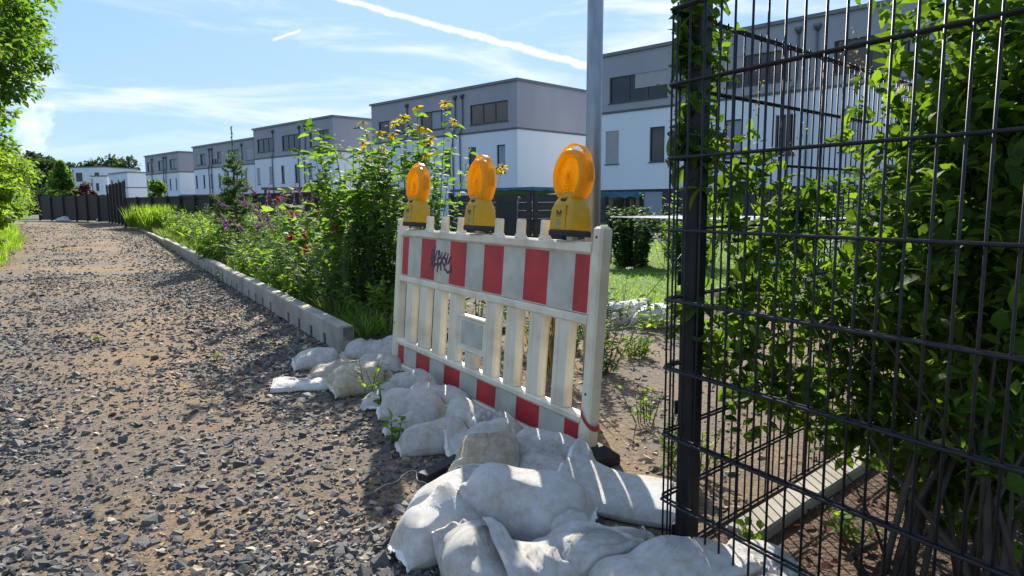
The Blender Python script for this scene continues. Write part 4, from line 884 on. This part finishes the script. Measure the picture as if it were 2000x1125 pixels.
def sandbag(label, cx, cy, rot, L, W, T, m_='bag_white', style='sewn', seed=0, z0=None, wr=1.0, group='sandbags around the barrier'):
    """lay a settled bag on the pile at (cx, cy); it follows the height of what lies below"""
    global HM
    lib = BAGS[style]; X = lib[seed % len(lib)].copy(); nu, nv = X.shape[1:3]
    if seed % 4 >= 2: X = X[:, :, ::-1].copy(); X[..., 1] *= -1
    mid = X[..., :2].mean((0, 1, 2)); X[..., :2] -= mid; ex = np.ptp(X[..., 0]); ey = np.ptp(X[..., 1]); zm = X[0, ..., 2].max()
    x = X[..., 0]*L/ex; y = X[..., 1]*W/ey; zt = X[..., 2]*T/zm
    if style == 'sewn': q_ = np.abs(2*x/L); y = y*(1-(.42 if 8 <= seed <= 13 else .12)*q_**2.2); zt = zt*(1+.10*np.sin(3*x/L+seed))
    ca, sa = math.cos(rad(rot)), math.sin(rad(rot)); wx = cx+x*ca-y*sa; wy = cy+x*sa+y*ca
    if z0 is None:
        base = (_samp(_blur(HM, 5), wx, wy)*.6+_samp(_blur(HM, 10), wx, wy)*.4)*.78; act = _samp(HM, wx, wy)
    else: base = np.full_like(wx, z0); act = base-1
    Z = base+zt
    rel = np.clip((zt[0]-zt[1])/(.35*T), 0, 1)
    Z[0] = np.maximum(Z[0], act[0]+.004+.030*rel)
    Z[1] = np.minimum(Z[1], Z[0]-.001)
    for sl in ((0, slice(None)), (slice(None), 0), (slice(None), -1))+(() if style.startswith('open') else ((-1, slice(None)),)): Z[(1,)+sl] = Z[(0,)+sl]
    Z = np.maximum(Z, .002)
    if z0 is None:
        ii = np.clip(((wy[0]-GY0)/GS).astype(int), 0, 459); jj = np.clip(((wx[0]-GX0)/GS).astype(int), 0, 459)
        for di in (-1, 0, 1):
            for dj in (-1, 0, 1): np.maximum.at(HM, (np.clip(ii+di, 0, 459), np.clip(jj+dj, 0, 459)), Z[0]-.002*(abs(di)+abs(dj)))
    o3 = np.array([cx, cy, 0]); A = np.stack([wx, wy, Z], -1)-o3; V = A.reshape(-1, 3); N = nu*nv
    idx = np.arange(N).reshape(nu, nv); q = np.stack([idx[:-1, :-1], idx[1:, :-1], idx[1:, 1:], idx[:-1, 1:]], -1).reshape(-1, 4); F = np.concatenate([q, (q+N)[:, ::-1]])
    ob = np_mesh('sandbag', V, F, m_, None, None, True); ob.location = (cx, cy, 0); tag(ob, label, 'sandbag', group)
    U, Vv = np.meshgrid(np.linspace(-.5, .5, nu), np.linspace(-.5, .5, nv), indexing='ij'); uvl = ob.data.uv_layers.new(name='UVMap'); uvv = np.stack([U.ravel()*L, Vv.ravel()*W], 1); uvv = np.concatenate([uvv, uvv]); uvl.data.foreach_set('uv', uvv[F.ravel()].astype(np.float32).ravel())
    ends = {'sewn': (0, -1), 'tied': (0,), 'open': (0,), 'open_tip': ()}[style]
    for side in ends:
        e = A[0, side]; sgn = -1 if side == 0 else 1; d = np.array([ca*sgn, sa*sgn, 0]); k_ = np.arange(nv); wv = .003*np.sin(k_*.6+seed)+.002*np.sin(k_*1.3); fl = np.minimum(np.linspace(0, 4, nv), np.linspace(4, 0, nv)).clip(.3, 1); zv = np.stack([0*wv, 0*wv, wv], 1)
        rows = [e-d*.003, e+d*.009*fl[:, None]+zv, e+d*((.018+.002*np.sin(k_*2.1+seed))*fl)[:, None]+zv*1.5-np.array([0, 0, .004])]
        rows = [np.maximum(rw, np.array([-9, -9, .004])) for rw in rows]; Vh = np.concatenate(rows+[rw-np.array([0, 0, .003]) for rw in rows[::-1]]); ix = np.arange(6*nv).reshape(6, nv)
        np_mesh('hem', Vh, np.stack([ix[:-1, :-1], ix[1:, :-1], ix[1:, 1:], ix[:-1, 1:]], -1).reshape(-1, 4), m_, ob, None, True)
    if style in ('tied', 'open_tip'):
        k_ = int((.81 if style == 'tied' else .07)*(nu-1)); c = A[:, k_].mean((0, 1)); sd_ = np.array([-sa, ca, 0]); R_ = .042*W/ey; rz_ = .045*T/zm
        MB().tube([tuple(c+sd_*R_*math.cos(a)+np.array([0, 0, rz_])*math.sin(a)) for a in np.linspace(0, 2*PI, 20)], .003, 6, False).build('tie_string', 'cord', ob, True)
    return ob
S = sandbag
S('wrinkled pale sandbag lying against the edging end, at the back', -1.00, 4.78, 8, 0.42, 0.26, 0.153, 'bag_grey', 'open', 3)
S('grey sandbag just in front of the concrete edging end', -1.30, 4.54, 22, 0.36, 0.23, 0.125, 'bag_grey', 'tied', 2)
S('small greyish sandbag tucked under the far barrier end', -.88, 4.46, -10, 0.32, 0.22, 0.116, 'bag_grey', 'sewn', 4)
S('flat white empty looking sandbag, outermost on the gravel side', -1.25, 4.00, 190, 0.38, 0.23, 0.062, 'bag_white', 'open', 1)
S('tan sandbag with creased side in the middle of the far heap', -1.08, 4.20, 20, 0.38, 0.24, 0.135, 'bag_tan', 'sewn', 5)
S('plump tan sandbag with its gathered neck pointing up at the barrier', -.88, 3.93, 32, 0.40, 0.24, 0.170, 'bag_tan', 'tied', 6)
S('small crumpled sandbag behind the slim weeds', -.72, 3.64, 80, 0.24, 0.18, 0.099, 'bag_white', 'open', 7)
S('grey sandbag crossed by the first light stripe next to the barrier foot', -.56, 3.84, -12, 0.34, 0.23, 0.135, 'bag_grey', 'sewn', 8)
S('rounded sandbag lying third up in the shingled stack', -.52, 3.42, 6, 0.34, 0.21, 0.144, 'bag_white', 'sewn', 9)
S('pointed sandbag second from the ground in the shingled stack', -.45, 3.17, 12, 0.32, 0.20, 0.135, 'bag_grey', 'sewn', 11)
S('lowest of the shingled sandbags, at the shadow edge', -.35, 2.95, 18, 0.33, 0.20, 0.135, 'bag_grey', 'sewn', 12)
S('smooth sandbag on top of the shingled stack under the light stripes', -.40, 3.60, -16, 0.38, 0.22, 0.116, 'bag_white', 'sewn', 10)
S('narrow upright squeezed sandbag between the shingled ones', -.28, 3.22, 70, 0.24, 0.16, 0.108, 'bag_tan', 'sewn', 13)
S('crumpled sandbag with loose mouth pushed against the barrier stripes', -.12, 3.08, 150, 0.34, 0.22, 0.135, 'bag_white', 'open', 14)
S('small pale sandbag squeezed between the loose mouthed one and the upright one', -.13, 2.86, 20, 0.30, 0.19, 0.108, 'bag_white', 'sewn', 26)
S('fat grey sandbag wedged at the near barrier post', .15, 2.66, -8, 0.36, 0.24, 0.164, 'bag_grey', 'sewn', 15)
S('small grey sandbag filling the gap in front of the near barrier post', .12, 2.46, -20, 0.30, 0.20, 0.094, 'bag_grey', 'sewn', 27)
S('flat bright white sandbag between near barrier post and mesh fence', .41, 2.38, -22, 0.48, 0.36, 0.09, 'bag_white', 'sewn', 18, wr=.5)
S('long slumped sandbag sloping down to the gravel below the upright one', -.20, 2.36, 62, 0.40, 0.24, 0.150, 'bag_white', 'sewn', 16)
S('upright slumped sandbag with folded top leaning on the barrier', -.10, 2.60, 84, .36, .26, .17, 'bag_tan', 'tied', 17)
S('front sandbag whose hem corner points at the gravel', -.24, 2.06, 28, 0.28, 0.22, 0.170, 'bag_white', 'sewn', 19)
S('dark sided sandbag with a thick hem under the biggest one', -.10, 1.86, 118, 0.30, 0.21, 0.140, 'bag_grey', 'sewn', 20)
S('biggest plump white sandbag in the middle of the near heap', .05, 2.16, -14, 0.42, 0.28, 0.200, 'bag_white', 'sewn', 21)
S('creased bluish sandbag at the foot of the mesh fence, lowest right', .66, 1.70, 62, 0.30, 0.22, 0.150, 'bag_white', 'open', 22)
S('broad white sandbag with fence shadows along the mesh fence', .43, 1.78, 12, 0.42, 0.30, 0.170, 'bag_white', 'sewn', 23)
S('long white sandbag draped on top with a ruffled mouth and tied tip', .20, 1.93, 206, 0.58, 0.21, 0.120, 'bag_white', 'open_tip', 24, wr=1.2)
for i, (x, y, rot, lab) in enumerate([(.98, 6.12, 10, 'white sandbag with a knotted top at the lawn edge behind the barrier'), (1.34, 5.95, -25, 'white sandbag half behind the mesh fence at the lawn edge'), (1.18, 6.28, 40, 'white sandbag at the back of the lawn edge heap')]):
    S(lab, x, y, rot, .50, .32, .20, 'bag_white', 'tied', 40+2*i, z0=.0, group='sandbags at the lawn edge')
for i, (x, y, rot, lab) in enumerate([(125, 432, 10, 'grey sandbag in the far heap before the black fence'), (143, 429, 60, 'pale sandbag on top of the far heap before the black fence'), (203, 433, 0, 'small pale sandbag at the foot of the tall dark fence')]):
    p = spot(x, y); S(lab, p.x, p.y, rot, .9, .5, .36, 'bag_grey', 'sewn', 50+i, z0=.25 if i == 1 else 0, group='far sandbags')

# ================================================================ double wire mesh fence
VW = new_mesh(MB().tube([(0, 0, .0), (0, 0, 1.632)], .0031, 8), 'wire', 'black_steel')
for p in VW.polygons: p.use_smooth = True
ZR = [.018+.2*k_ for k_ in range(9)]
def fence_a():
    root = empty('mesh_fence_panel', fe(0, 0)); tag(root, 'black wire mesh fence panel nearest the camera, wrapping the corner post', 'fence', 'wire mesh fence'); o = Vector((CF[0], CF[1], 0))
    for k_ in range(1, 42): q = link('wire', VW, root); q.location = fe(.05*k_-.018, 0)-o; q.rotation_euler = (random.gauss(0, .0012), random.gauss(0, .0012), 0)
    for b_ in (.016, .055): q = link('wire', VW, root); q.location = fe(0, b_)-o
    nA = Vector((-DA[1], DA[0], 0)); nB = Vector((DB[1], -DB[0], 0))
    for z in ZR:
        for s in (-1, 1):
            off = .0085*s
            pts = [fe(2.05, 0, z)+nA*off, fe(.035, 0, z)+nA*off, fe(.012, .002, z)+(nA*off), fe(.001, .012, z)+(nA-nB).normalized()*off, fe(0, .035, z)-nB*off, fe(0, .105, z)-nB*off]
            MB().tube([p-o for p in pts], .0040, 8).build('rail', 'black_steel', root, True)
fence_a()
def fence_b():
    o = fe(0, .15); root = empty('mesh_fence_panel', o); tag(root, 'black wire mesh fence panel running away behind the hedge', 'fence', 'wire mesh fence'); nB = Vector((DB[1], -DB[0], 0))
    for k_ in range(0, 92): q = link('wire', VW, root); q.location = fe(0, .20+.05*k_)-o
    for z in ZR:
        for s in (-1, 1): MB().tube([fe(0, .175, z)-nB*.0085*s-o, fe(0, 4.8, z)-nB*.0085*s-o], .0040, 8).build('rail', 'black_steel', root, True)
fence_b()
def fence_post(label, b_):
    root = empty('fence_post', fe(0.0, b_), (0, 0, math.atan2(DB[1], DB[0]))); tag(root, label, 'fence post', 'fence posts')
    MB().box(-.03, .03, -.045, .005, -.1, 1.78, .004).build('tube', 'black_steel', root); MB().box(-.029, .029, -.044, .004, 1.7805, 1.787).build('cap', 'black_steel', root)
    for z in ZR[::2]: MB().box(-.022, .022, .0145, .022, z+.03, z+.075, .002).build('clamp', 'black_steel', root)
fence_post('thick black corner post inside the bend of the mesh fence', .115)
fence_post('black fence post further along, hidden among hedge leaves', 2.62)
fence_post('last black fence post at the end of the far panel', 4.85)
# concrete edging strip below the far panel
for i in range(4):
    L = 1.0; o = MB().box(0, L-.008, -.055, .055, -.1, .045, .008).build('edging_stone', 'concrete'); p = fe(.10, .32+i*L); o.location = (p.x, p.y, 0); o.rotation_euler = (0, 0, math.atan2(DB[1], DB[0])+random.uniform(-.01, .01)); tag(o, ['flat concrete edging stone nearest the fence corner', 'second flat concrete edging stone from the fence corner', 'third flat concrete edging stone from the fence corner', 'fourth flat concrete edging stone from the fence corner'][i], 'edging stone', 'edging stones under the mesh fence')

# ================================================================ hedge behind the near panel
def hedge():
    r = np.random.default_rng(17); base = fe(.75, .45); root = empty('hedge_shrub', base); tag(root, 'dense leafy green hedge growing behind the wire mesh fence', 'hedge'); o = np.array(base)
    def keep(P):      # inside the corner of the fence, between the two panels
        d = P[:, :2]-CF; det = DA[0]*DB[1]-DA[1]*DB[0]; a = (d[:, 0]*DB[1]-d[:, 1]*DB[0])/det; b_ = (DA[0]*d[:, 1]-DA[1]*d[:, 0])/det
        return (a > -.07) & (b_ > .04) & (P[:, 2] > .03)
    cl = [((1965, 330, 1.75), (.26, .35, .62), 3420), ((1890, 480, 1.9), (.27, .3, .5), 2700), ((1790, 520, 2.2), (.26, .35, .34), 1170), ((1680, 560, 2.3), (.22, .3, .24), 510), ((1600, 640, 2.3), (.2, .25, .22), 380), ((1500, 560, 2.25), (.16, .2, .26), 421), ((1440, 640, 2.2), (.11, .12, .18), 224), ((1385, 700, 2.06), (.09, .08, .08), 102), ((1500, 770, 2.15), (.18, .15, .12), 326), ((1620, 790, 2.2), (.2, .2, .14), 380), ((1375, 90, 2.12), (.07, .06, .28), 224), ((1380, 270, 2.12), (.07, .05, .16), 149), ((1450, 420, 2.15), (.12, .08, .24), 258), ((1560, 420, 2.2), (.16, .12, .16), 258), ((1950, 700, 2.1), (.35, .35, .45), 3240), ((1760, 830, 2.2), (.24, .2, .16), 630), ((1900, 930, 1.9), (.26, .2, .16), 630), ((1720, 680, 2.3), (.24, .2, .2), 476), ((2050, 250, 2.9), (.4, .4, .7), 810), ((2150, 150, 3.0), (.6, .5, .9), 810), ((1650, 230, 2.0), (.14, .12, .10), 20), ((1700, 330, 2.1), (.18, .2, .12), 102), ((1820, 60, 2.0), (.2, .25, .16), 216), ((1790, 230, 2.1), (.2, .25, .16), 234), ((1930, 120, 1.8), (.2, .25, .25), 450), ((1930, 800, 1.75), (.24, .25, .30), 630), ((1800, 760, 2.1), (.24, .3, .25), 378), ((2080, 500, 1.6), (.3, .4, .8), 1350), ((2100, 300, 2.2), (.35, .5, .9), 1260), ((1930, 560, 2.5), (.4, .4, .7), 1170)]
    cl += [((1345, 110, 2.0), (.05, .035, .28), 260), ((1352, 300, 2.0), (.045, .03, .14), 110), ((1372, 640, 2.0), (.07, .04, .10), 90), ((1950, 520, 2.6), (.35, .3, .7), 1800), ((2060, 380, 2.7), (.35, .4, .8), 1800), ((1850, 900, 2.3), (.3, .3, .2), 700)]
    P = []; Dn = []; tips = []
    for (px, py, Y), (rx, ry, rz), n in cl:
        c = np.array(at(px, py, Y)); n_tw = max(3, n//9)
        tw = c+rand_dirs(n_tw, 0, r)*np.array([rx, ry, rz])*(r.random((n_tw, 1))**.5); tips += [t_ for t_ in tw[:max(2, n_tw//8)]]
        k_ = r.integers(0, n_tw, n); ax = unit(r.normal(size=(n_tw, 3))+np.array([0, -.2, .5])); q = r.random(n)
        p = tw[k_]+ax[k_]*(q[:, None]-.5)*.16; d = unit(np.cross(ax[k_], r.normal(size=(n, 3))))+ax[k_]*.7
        ok = keep(p) & keep(p+unit(d)*.045); P.append(p[ok]); Dn.append(d[ok])
    P = np.concatenate(P); Dn = unit(np.concatenate(Dn)); ln = .046*r.uniform(.5, 1.45, len(P)); rel = P-np.array([0, 0, CAMH]); dist = np.linalg.norm(rel, axis=1); z = rel@_f; px = 1000+FPX*(rel@_r)/z; py = 562.5-FPX*(rel@_u)/z
    vis = (px > 0) & (px < 2000) & (py > 0) & (py < 1125); score = np.where(vis, ln/dist*(1.2-.4*(px-1300)/700), 0); big = np.argsort(-score)[:300]; rest = np.ones(len(P), bool); rest[big] = False
    leaf_obj('foliage', P[rest]-o, Dn[rest], ln[rest], 'leaf_hedge', root, .55, .2, r)
    # the largest visible leaves one by one, on shared blades
    blades = []
    for k_ in range(8):
        w_, dr = r.uniform(.42, .6), r.uniform(.05, .35); V = []; F = []; n = 6
        for i in range(n+1):
            f = i/n; hw = w_/2*math.sin(PI*min(f*.93+.05, 1))**.8 if 0 < i < n else .004; zc_ = -dr*f*f
            V += [(f, -hw, zc_+hw*.35), (f, 0, zc_), (f, hw, zc_+hw*.35)]
        for i in range(n):
            a = i*3; F += [(a, a+3, a+4, a+1), (a+1, a+4, a+5, a+2)]
        me = bpy.data.meshes.new('leaf'); me.from_pydata(V, [], F); me.materials.append(MATS['leaf_hedge']); ca_ = me.color_attributes.new('Col', 'FLOAT_COLOR', 'POINT'); s = .25+.7*r.random(); ca_.data.foreach_set('color', np.tile([s, s, s, 1], len(V)).astype(np.float32)); 
        for p in me.polygons: p.use_smooth = True
        me.update(); blades.append(me)
    for i in big:
        d = Vector(Dn[i]); up = Vector((r.normal(0, .4), r.normal(0, .4)-.2, 1)); y_ = up.cross(d).normalized(); z_ = d.cross(y_); ob = link('leaf', blades[int(r.integers(0, 8))], root)
        s = ln[i]*1.15; ob.matrix_local = Matrix(((d.x*s, y_.x*s, z_.x*s, P[i][0]-o[0]), (d.y*s, y_.y*s, z_.y*s, P[i][1]-o[1]), (d.z*s, y_.z*s, z_.z*s, P[i][2]-o[2]), (0, 0, 0, 1)))
    # stems
    feet = [fe(.62, .35), fe(.70, .5), fe(.80, .42), fe(.9, .6), fe(.86, .3), fe(1.0, .45), fe(.5, .55), fe(.75, .7)]
    for i, t_ in enumerate(tips):
        if i % 9: continue
        f = np.array(feet[i % len(feet)])+r.normal(0, .03, 3)*np.array([1, 1, 0]); t_ = np.array(t_); m1 = f*.55+t_*.45+np.array([0, 0, .12*max(t_[2], .3)])+r.normal(0, .03, 3); m0 = f*.82+t_*.18+np.array([0, 0, .14*max(t_[2], .3)])
        R0 = .006 if i % 4 else .011; pts = [f, m0, m1, t_]
        if not keep(np.array(pts)[1:]).all(): continue
        MB().tube([p-o for p in pts], [R0, R0*.8, R0*.45, R0*.15], 6).build('stem', 'twig', root, True)
    # dry flower panicles
    pn = np.concatenate([np.array(at(x, y, Y))+r.normal(0, .012, (26, 3))*np.array([1, 1, 2.2]) for x, y, Y in [(1350, 60, 2.0), (1330, 95, 2.0), (1362, 30, 2.0), (1340, 160, 2.0), (1385, 45, 2.1), (1335, 130, 2.1), (1490, 330, 2.15), (1480, 190, 2.15), (1660, 90, 2.1), (1560, 280, 2.15), (1420, 260, 2.1), (1370, 190, 2.1), (1690, 140, 2.1)]])
    leaf_obj('dry_blossom', pn-o, rand_dirs(len(pn), .4, r), .010, 'grass_dry', root, .6, .1, r)
hedge()
def thin(name, lab, pts, rr, cat='branch'):
    o = MB().tube(pts, rr, 7).build(name, 'twig', None, True); tag(o, lab, cat)
thin('fallen_branch', 'bent brown root like branch on the mulch under the hedge', [spot(1690, 1125, .0), spot(1672, 1098, .03), spot(1668, 1085, .06), spot(1690, 1068, .05), spot(1730, 1050, .02)], [.012, .013, .012, .010, .006])
herb('hedge_weed', 'small bright weed on the mulch under the hedge', 'plant', tuple(spot(1665, 1060, .005)), .10, 6, .05, .05, 9, 'leaf_light', .4, lean=.7)
herb('hedge_weed', 'bright seedling under the fence beside the white sandbag', 'plant', tuple(spot(1455, 1085, .005)), .10, 4, .03, .05, 6, 'leaf_light', .55, lean=.6)
r_ = np.random.default_rng(55); n = 700; ab = np.stack([r_.uniform(.04, 1.3, n), r_.uniform(.12, 2.6, n)], 1); pp = CF+ab[:, :1]*DA+ab[:, 1:]*DB
o = leaf_obj('leaf_litter', np.concatenate([pp, np.full((n, 1), .016)], 1), rand_dirs(n, 0, r_)*np.array([1, 1, .25]), r_.uniform(.02, .055, n), 'leaf_rust', None, .5, .1, r_); tag(o, 'brown dead leaves scattered on the mulch under the hedge', 'dead leaves', kind='stuff')

# ================================================================ gravel
def stone_templates(r, k_, tiny=False):
    t_ = (1+5**.5)/2; Vb = unit(np.array([(-1, t_, 0), (1, t_, 0), (-1, -t_, 0), (1, -t_, 0), (0, -1, t_), (0, 1, t_), (0, -1, -t_), (0, 1, -t_), (t_, 0, -1), (t_, 0, 1), (-t_, 0, -1), (-t_, 0, 1)], float))
    Fb = np.array([(0, 11, 5), (0, 5, 1), (0, 1, 7), (0, 7, 10), (0, 10, 11), (1, 5, 9), (5, 11, 4), (11, 10, 2), (10, 7, 6), (7, 1, 8), (3, 9, 4), (3, 4, 2), (3, 2, 6), (3, 6, 8), (3, 8, 9), (4, 9, 5), (2, 4, 11), (6, 2, 10), (8, 6, 7), (9, 8, 1)])
    Vb = np.array([(-1, -.9, -.8), (1, -.8, -.8), (.9, 1, -.8), (-.9, .8, -.8), (-.75, -.55, .8), (.6, -.7, .75), (.7, .6, .8), (-.6, .7, .7)]); Fb = np.array([(2, 1, 0), (3, 2, 0), (4, 5, 6), (4, 6, 7), (0, 1, 5), (0, 5, 4), (1, 2, 6), (1, 6, 5), (2, 3, 7), (2, 7, 6), (3, 0, 4), (3, 4, 7)])
    if tiny: Vb = np.array([(1, 0, 0), (-.3, .9, .1), (-.4, -.85, 0), (.1, .1, .8), (0, 0, -.6)]); Fb = np.array([(0, 1, 3), (1, 2, 3), (2, 0, 3), (1, 0, 4), (2, 1, 4), (0, 2, 4)])
    nv_ = len(Vb); out_ = []
    for i in range(k_):
        V = Vb*(1+r.normal(0, .20, (nv_, 1)))*.82+r.normal(0, .20, (nv_, 3))*(.5 if tiny else 1); V *= np.array([1, r.uniform(.6, .95), r.uniform(.28, .6)]); out_.append(V)
    return out_, Fb
def _hash_noise(p, s, seed):
    q = p*s; i = np.floor(q).astype(int); f = q-i; f = f*f*(3-2*f)
    h = lambda a, b_: np.modf(np.abs(np.sin(a*127.1+b_*311.7+seed*17.3)*43758.5453))[0]
    return (h(i[:, 0], i[:, 1])*(1-f[:, 0])+h(i[:, 0]+1, i[:, 1])*f[:, 0])*(1-f[:, 1])+(h(i[:, 0], i[:, 1]+1)*(1-f[:, 0])+h(i[:, 0]+1, i[:, 1]+1)*f[:, 0])*f[:, 1]
def scatter(name, label, n, region, size, seed, keepf=None, z=0.0, tan=.14, tiny=False):
    r = np.random.default_rng(seed); T_, Fb = stone_templates(r, 14, tiny); nv_ = len(T_[0]); m_ = r.uniform(region[0], region[1], n); t_ = region[2]+(region[3]-region[2])*r.random(n); P = np.outer(m_, RM)+np.outer(t_, RT)
    ok = np.ones(n, bool)
    if keepf: ok = r.random(n) < keepf(m_, t_, P)
    # inside the picture, with a margin for other viewpoints
    az = np.degrees(np.arctan2(P[:, 0], P[:, 1])); ok &= (P[:, 1] > 1.2) & (np.abs(az) < 48)
    P = P[ok]; n = len(P); s = np.clip(size[0]*np.exp(r.normal(0, size[1], n)), size[2], size[3]); k_ = r.integers(0, 14, n)
    a = r.uniform(0, 2*PI, n); tx, ty = r.normal(0, .28, n), r.normal(0, .28, n)
    V = np.stack(T_)[k_]*s[:, None, None]; ca, sa = np.cos(a)[:, None], np.sin(a)[:, None]; x, y, zz = V[..., 0]*ca-V[..., 1]*sa, V[..., 0]*sa+V[..., 1]*ca, V[..., 2]
    zz = zz+x*tx[:, None]+y*ty[:, None]; V = np.stack([x+P[:, :1], y+P[:, 1:], zz+z+s[:, None]*.14], -1)
    col = np.where(r.random(n) < tan, r.uniform(.80, 1, n), np.clip(r.normal(.27, .19, n), 0, .75))
    F = (Fb[None]+(np.arange(n)*nv_)[:, None, None]).reshape(-1, 3); o = np_mesh(name, V.reshape(-1, 3), F, 'stone', None, np.repeat(col, nv_)); tag(o, label, 'gravel', kind='stuff'); return o
def dens(m_, t_, P):
    a = _hash_noise(P, 1.1, 1)*.6+_hash_noise(P, 2.7, 2)*.4; d = np.clip((a-.34)*2.6, .25, 1)*(1-.45*np.exp(-((m_-.15)/.32)**2)-.5*np.exp(-((m_+1.45)/.35)**2)); d = np.where((m_ > -.1) & (t_ > 5.2), np.maximum(d, np.clip((m_-.2)*1.8, 0, 1)), d); return np.where(t_+.35*m_ < 2.0, np.maximum(d, .85), d)
scatter('gravel', 'angular dark grey gravel covering the near track', 112000, (-3.2, 1.6, .3, 5.2), (.0105, .46, .004, .031), 1, dens)
scatter('gravel', 'fine grit between the larger stones of the near track', 34000, (-3.2, 1.6, .3, 7.0), (.0052, .32, .003, .011), 2, None, 0, .25, True)
scatter('gravel', 'dark grey gravel on the middle stretch of the track', 38000, (-2.4, 1.45, 5.0, 12.5), (.0118, .42, .005, .034), 3, dens, 0, .10)
scatter('gravel', 'grey gravel on the far stretch of the track', 24000, (-4.0, 1.45, 12.0, 50), (.021, .4, .010, .045), 4, lambda m_, t_, P: dens(m_, t_, P)*np.clip(1.25-t_/60, .3, 1), 0, .3)
scatter('gravel', 'brownish grit on the path behind barrier and mesh fence', 13000, (1.66, 7.5, .4, 5.4), (.0085, .5, .004, .028), 5, lambda m_, t_, P: np.clip(_hash_noise(P, 2, 5)*1.3, .1, 1), -.004, .5)
def rock(lab, x, y, s, seed, flat=.7):
    r = np.random.default_rng(seed); p = spot(x, y); T_, Fb = stone_templates(r, 1); V = T_[0]*s*np.array([1, 1, flat/.45]); o = np_mesh('rock', V, Fb, 'stone', None, np.full(len(V), r.uniform(.12, .5))); o.location = (p.x, p.y, s*.22); o.rotation_euler = (r.normal(0, .2), r.normal(0, .2), r.uniform(0, 6)); tag(o, lab, 'rock', 'larger rocks on the track')
for i, q in enumerate([('large flat dark rock near the bottom of the track', 300, 1022, .036), ('upright dark rock catching light left of the track centre', 209, 888, .026), ('dark rock at the centre of the near track', 435, 985, .030), ('blocky dark rock inside the barrier shadow', 752, 940, .030), ('second dark rock in the barrier shadow, further left', 708, 942, .024), ('pointed reddish rock at the shadow tip beside the sandbag', 803, 992, .032), ('dark rock touching the front sandbag', 765, 1050, .028), ('rock just left of the front sandbag hem', 690, 1080, .026), ('flat dark slab of rock in the sunlit middle of the track', 438, 910, .028), ('small upright rock beside the shadow top corner', 592, 852, .022), ('twin rock beside the upright one on the left', 240, 862, .022), ('dark rock at the very bottom below the front sandbag', 740, 1105, .034), ('dark stone at the foot of the shingled sandbags', 800, 868, .03)]):
    rock(*q, 400+i)

# ================================================================ cooling tower plume far away
def plume():
    r = np.random.default_rng(9); m, t, b = newmat('steam'); t.nodes.remove(b); v = t.nodes.new('ShaderNodeVolumePrincipled'); v.inputs['Color'].default_value = (.97, .97, .98, 1); v.inputs['Anisotropy'].default_value = .55
    nz = noise(t, .02, 4, .6); t.links.new(math_n(t, 'MULTIPLY', math_n(t, 'SUBTRACT', nz, .36, True), .035), v.inputs['Density']); t.links.new(v.outputs[0], t.nodes['Material Output'].inputs['Volume'])
    Y = 1500.0; c = at(60, 330, Y); pts = [(58, 335, 14), (60, 310, 16), (62, 285, 22), (60, 262, 30), (66, 240, 31), (74, 222, 27), (78, 205, 24), (70, 190, 16), (66, 180, 5)]; rings = []
    for i in range(33):
        f = i/32*(len(pts)-1); k_ = min(int(f), len(pts)-2); u_ = f-k_; px, py, w_ = [pts[k_][j]*(1-u_)+pts[k_+1][j]*u_ for j in range(3)]; p = at(px, py, Y); R_ = w_*Y/FPX
        rings.append([(p.x+R_*(1+.22*math.sin(3*2*PI*j/20+i*.9)+.15*math.sin(5*2*PI*j/20-i*1.7)+.12*r.normal())*math.cos(2*PI*j/20)-c.x, R_*math.sin(2*PI*j/20), p.z) for j in range(20)])
    o = MB().loft(rings).build('steam_plume', 'steam', None, True); o.location = (c.x, Y, 0); tag(o, 'white steam plume rising far away behind the left trees', 'steam', kind='stuff')
plume()
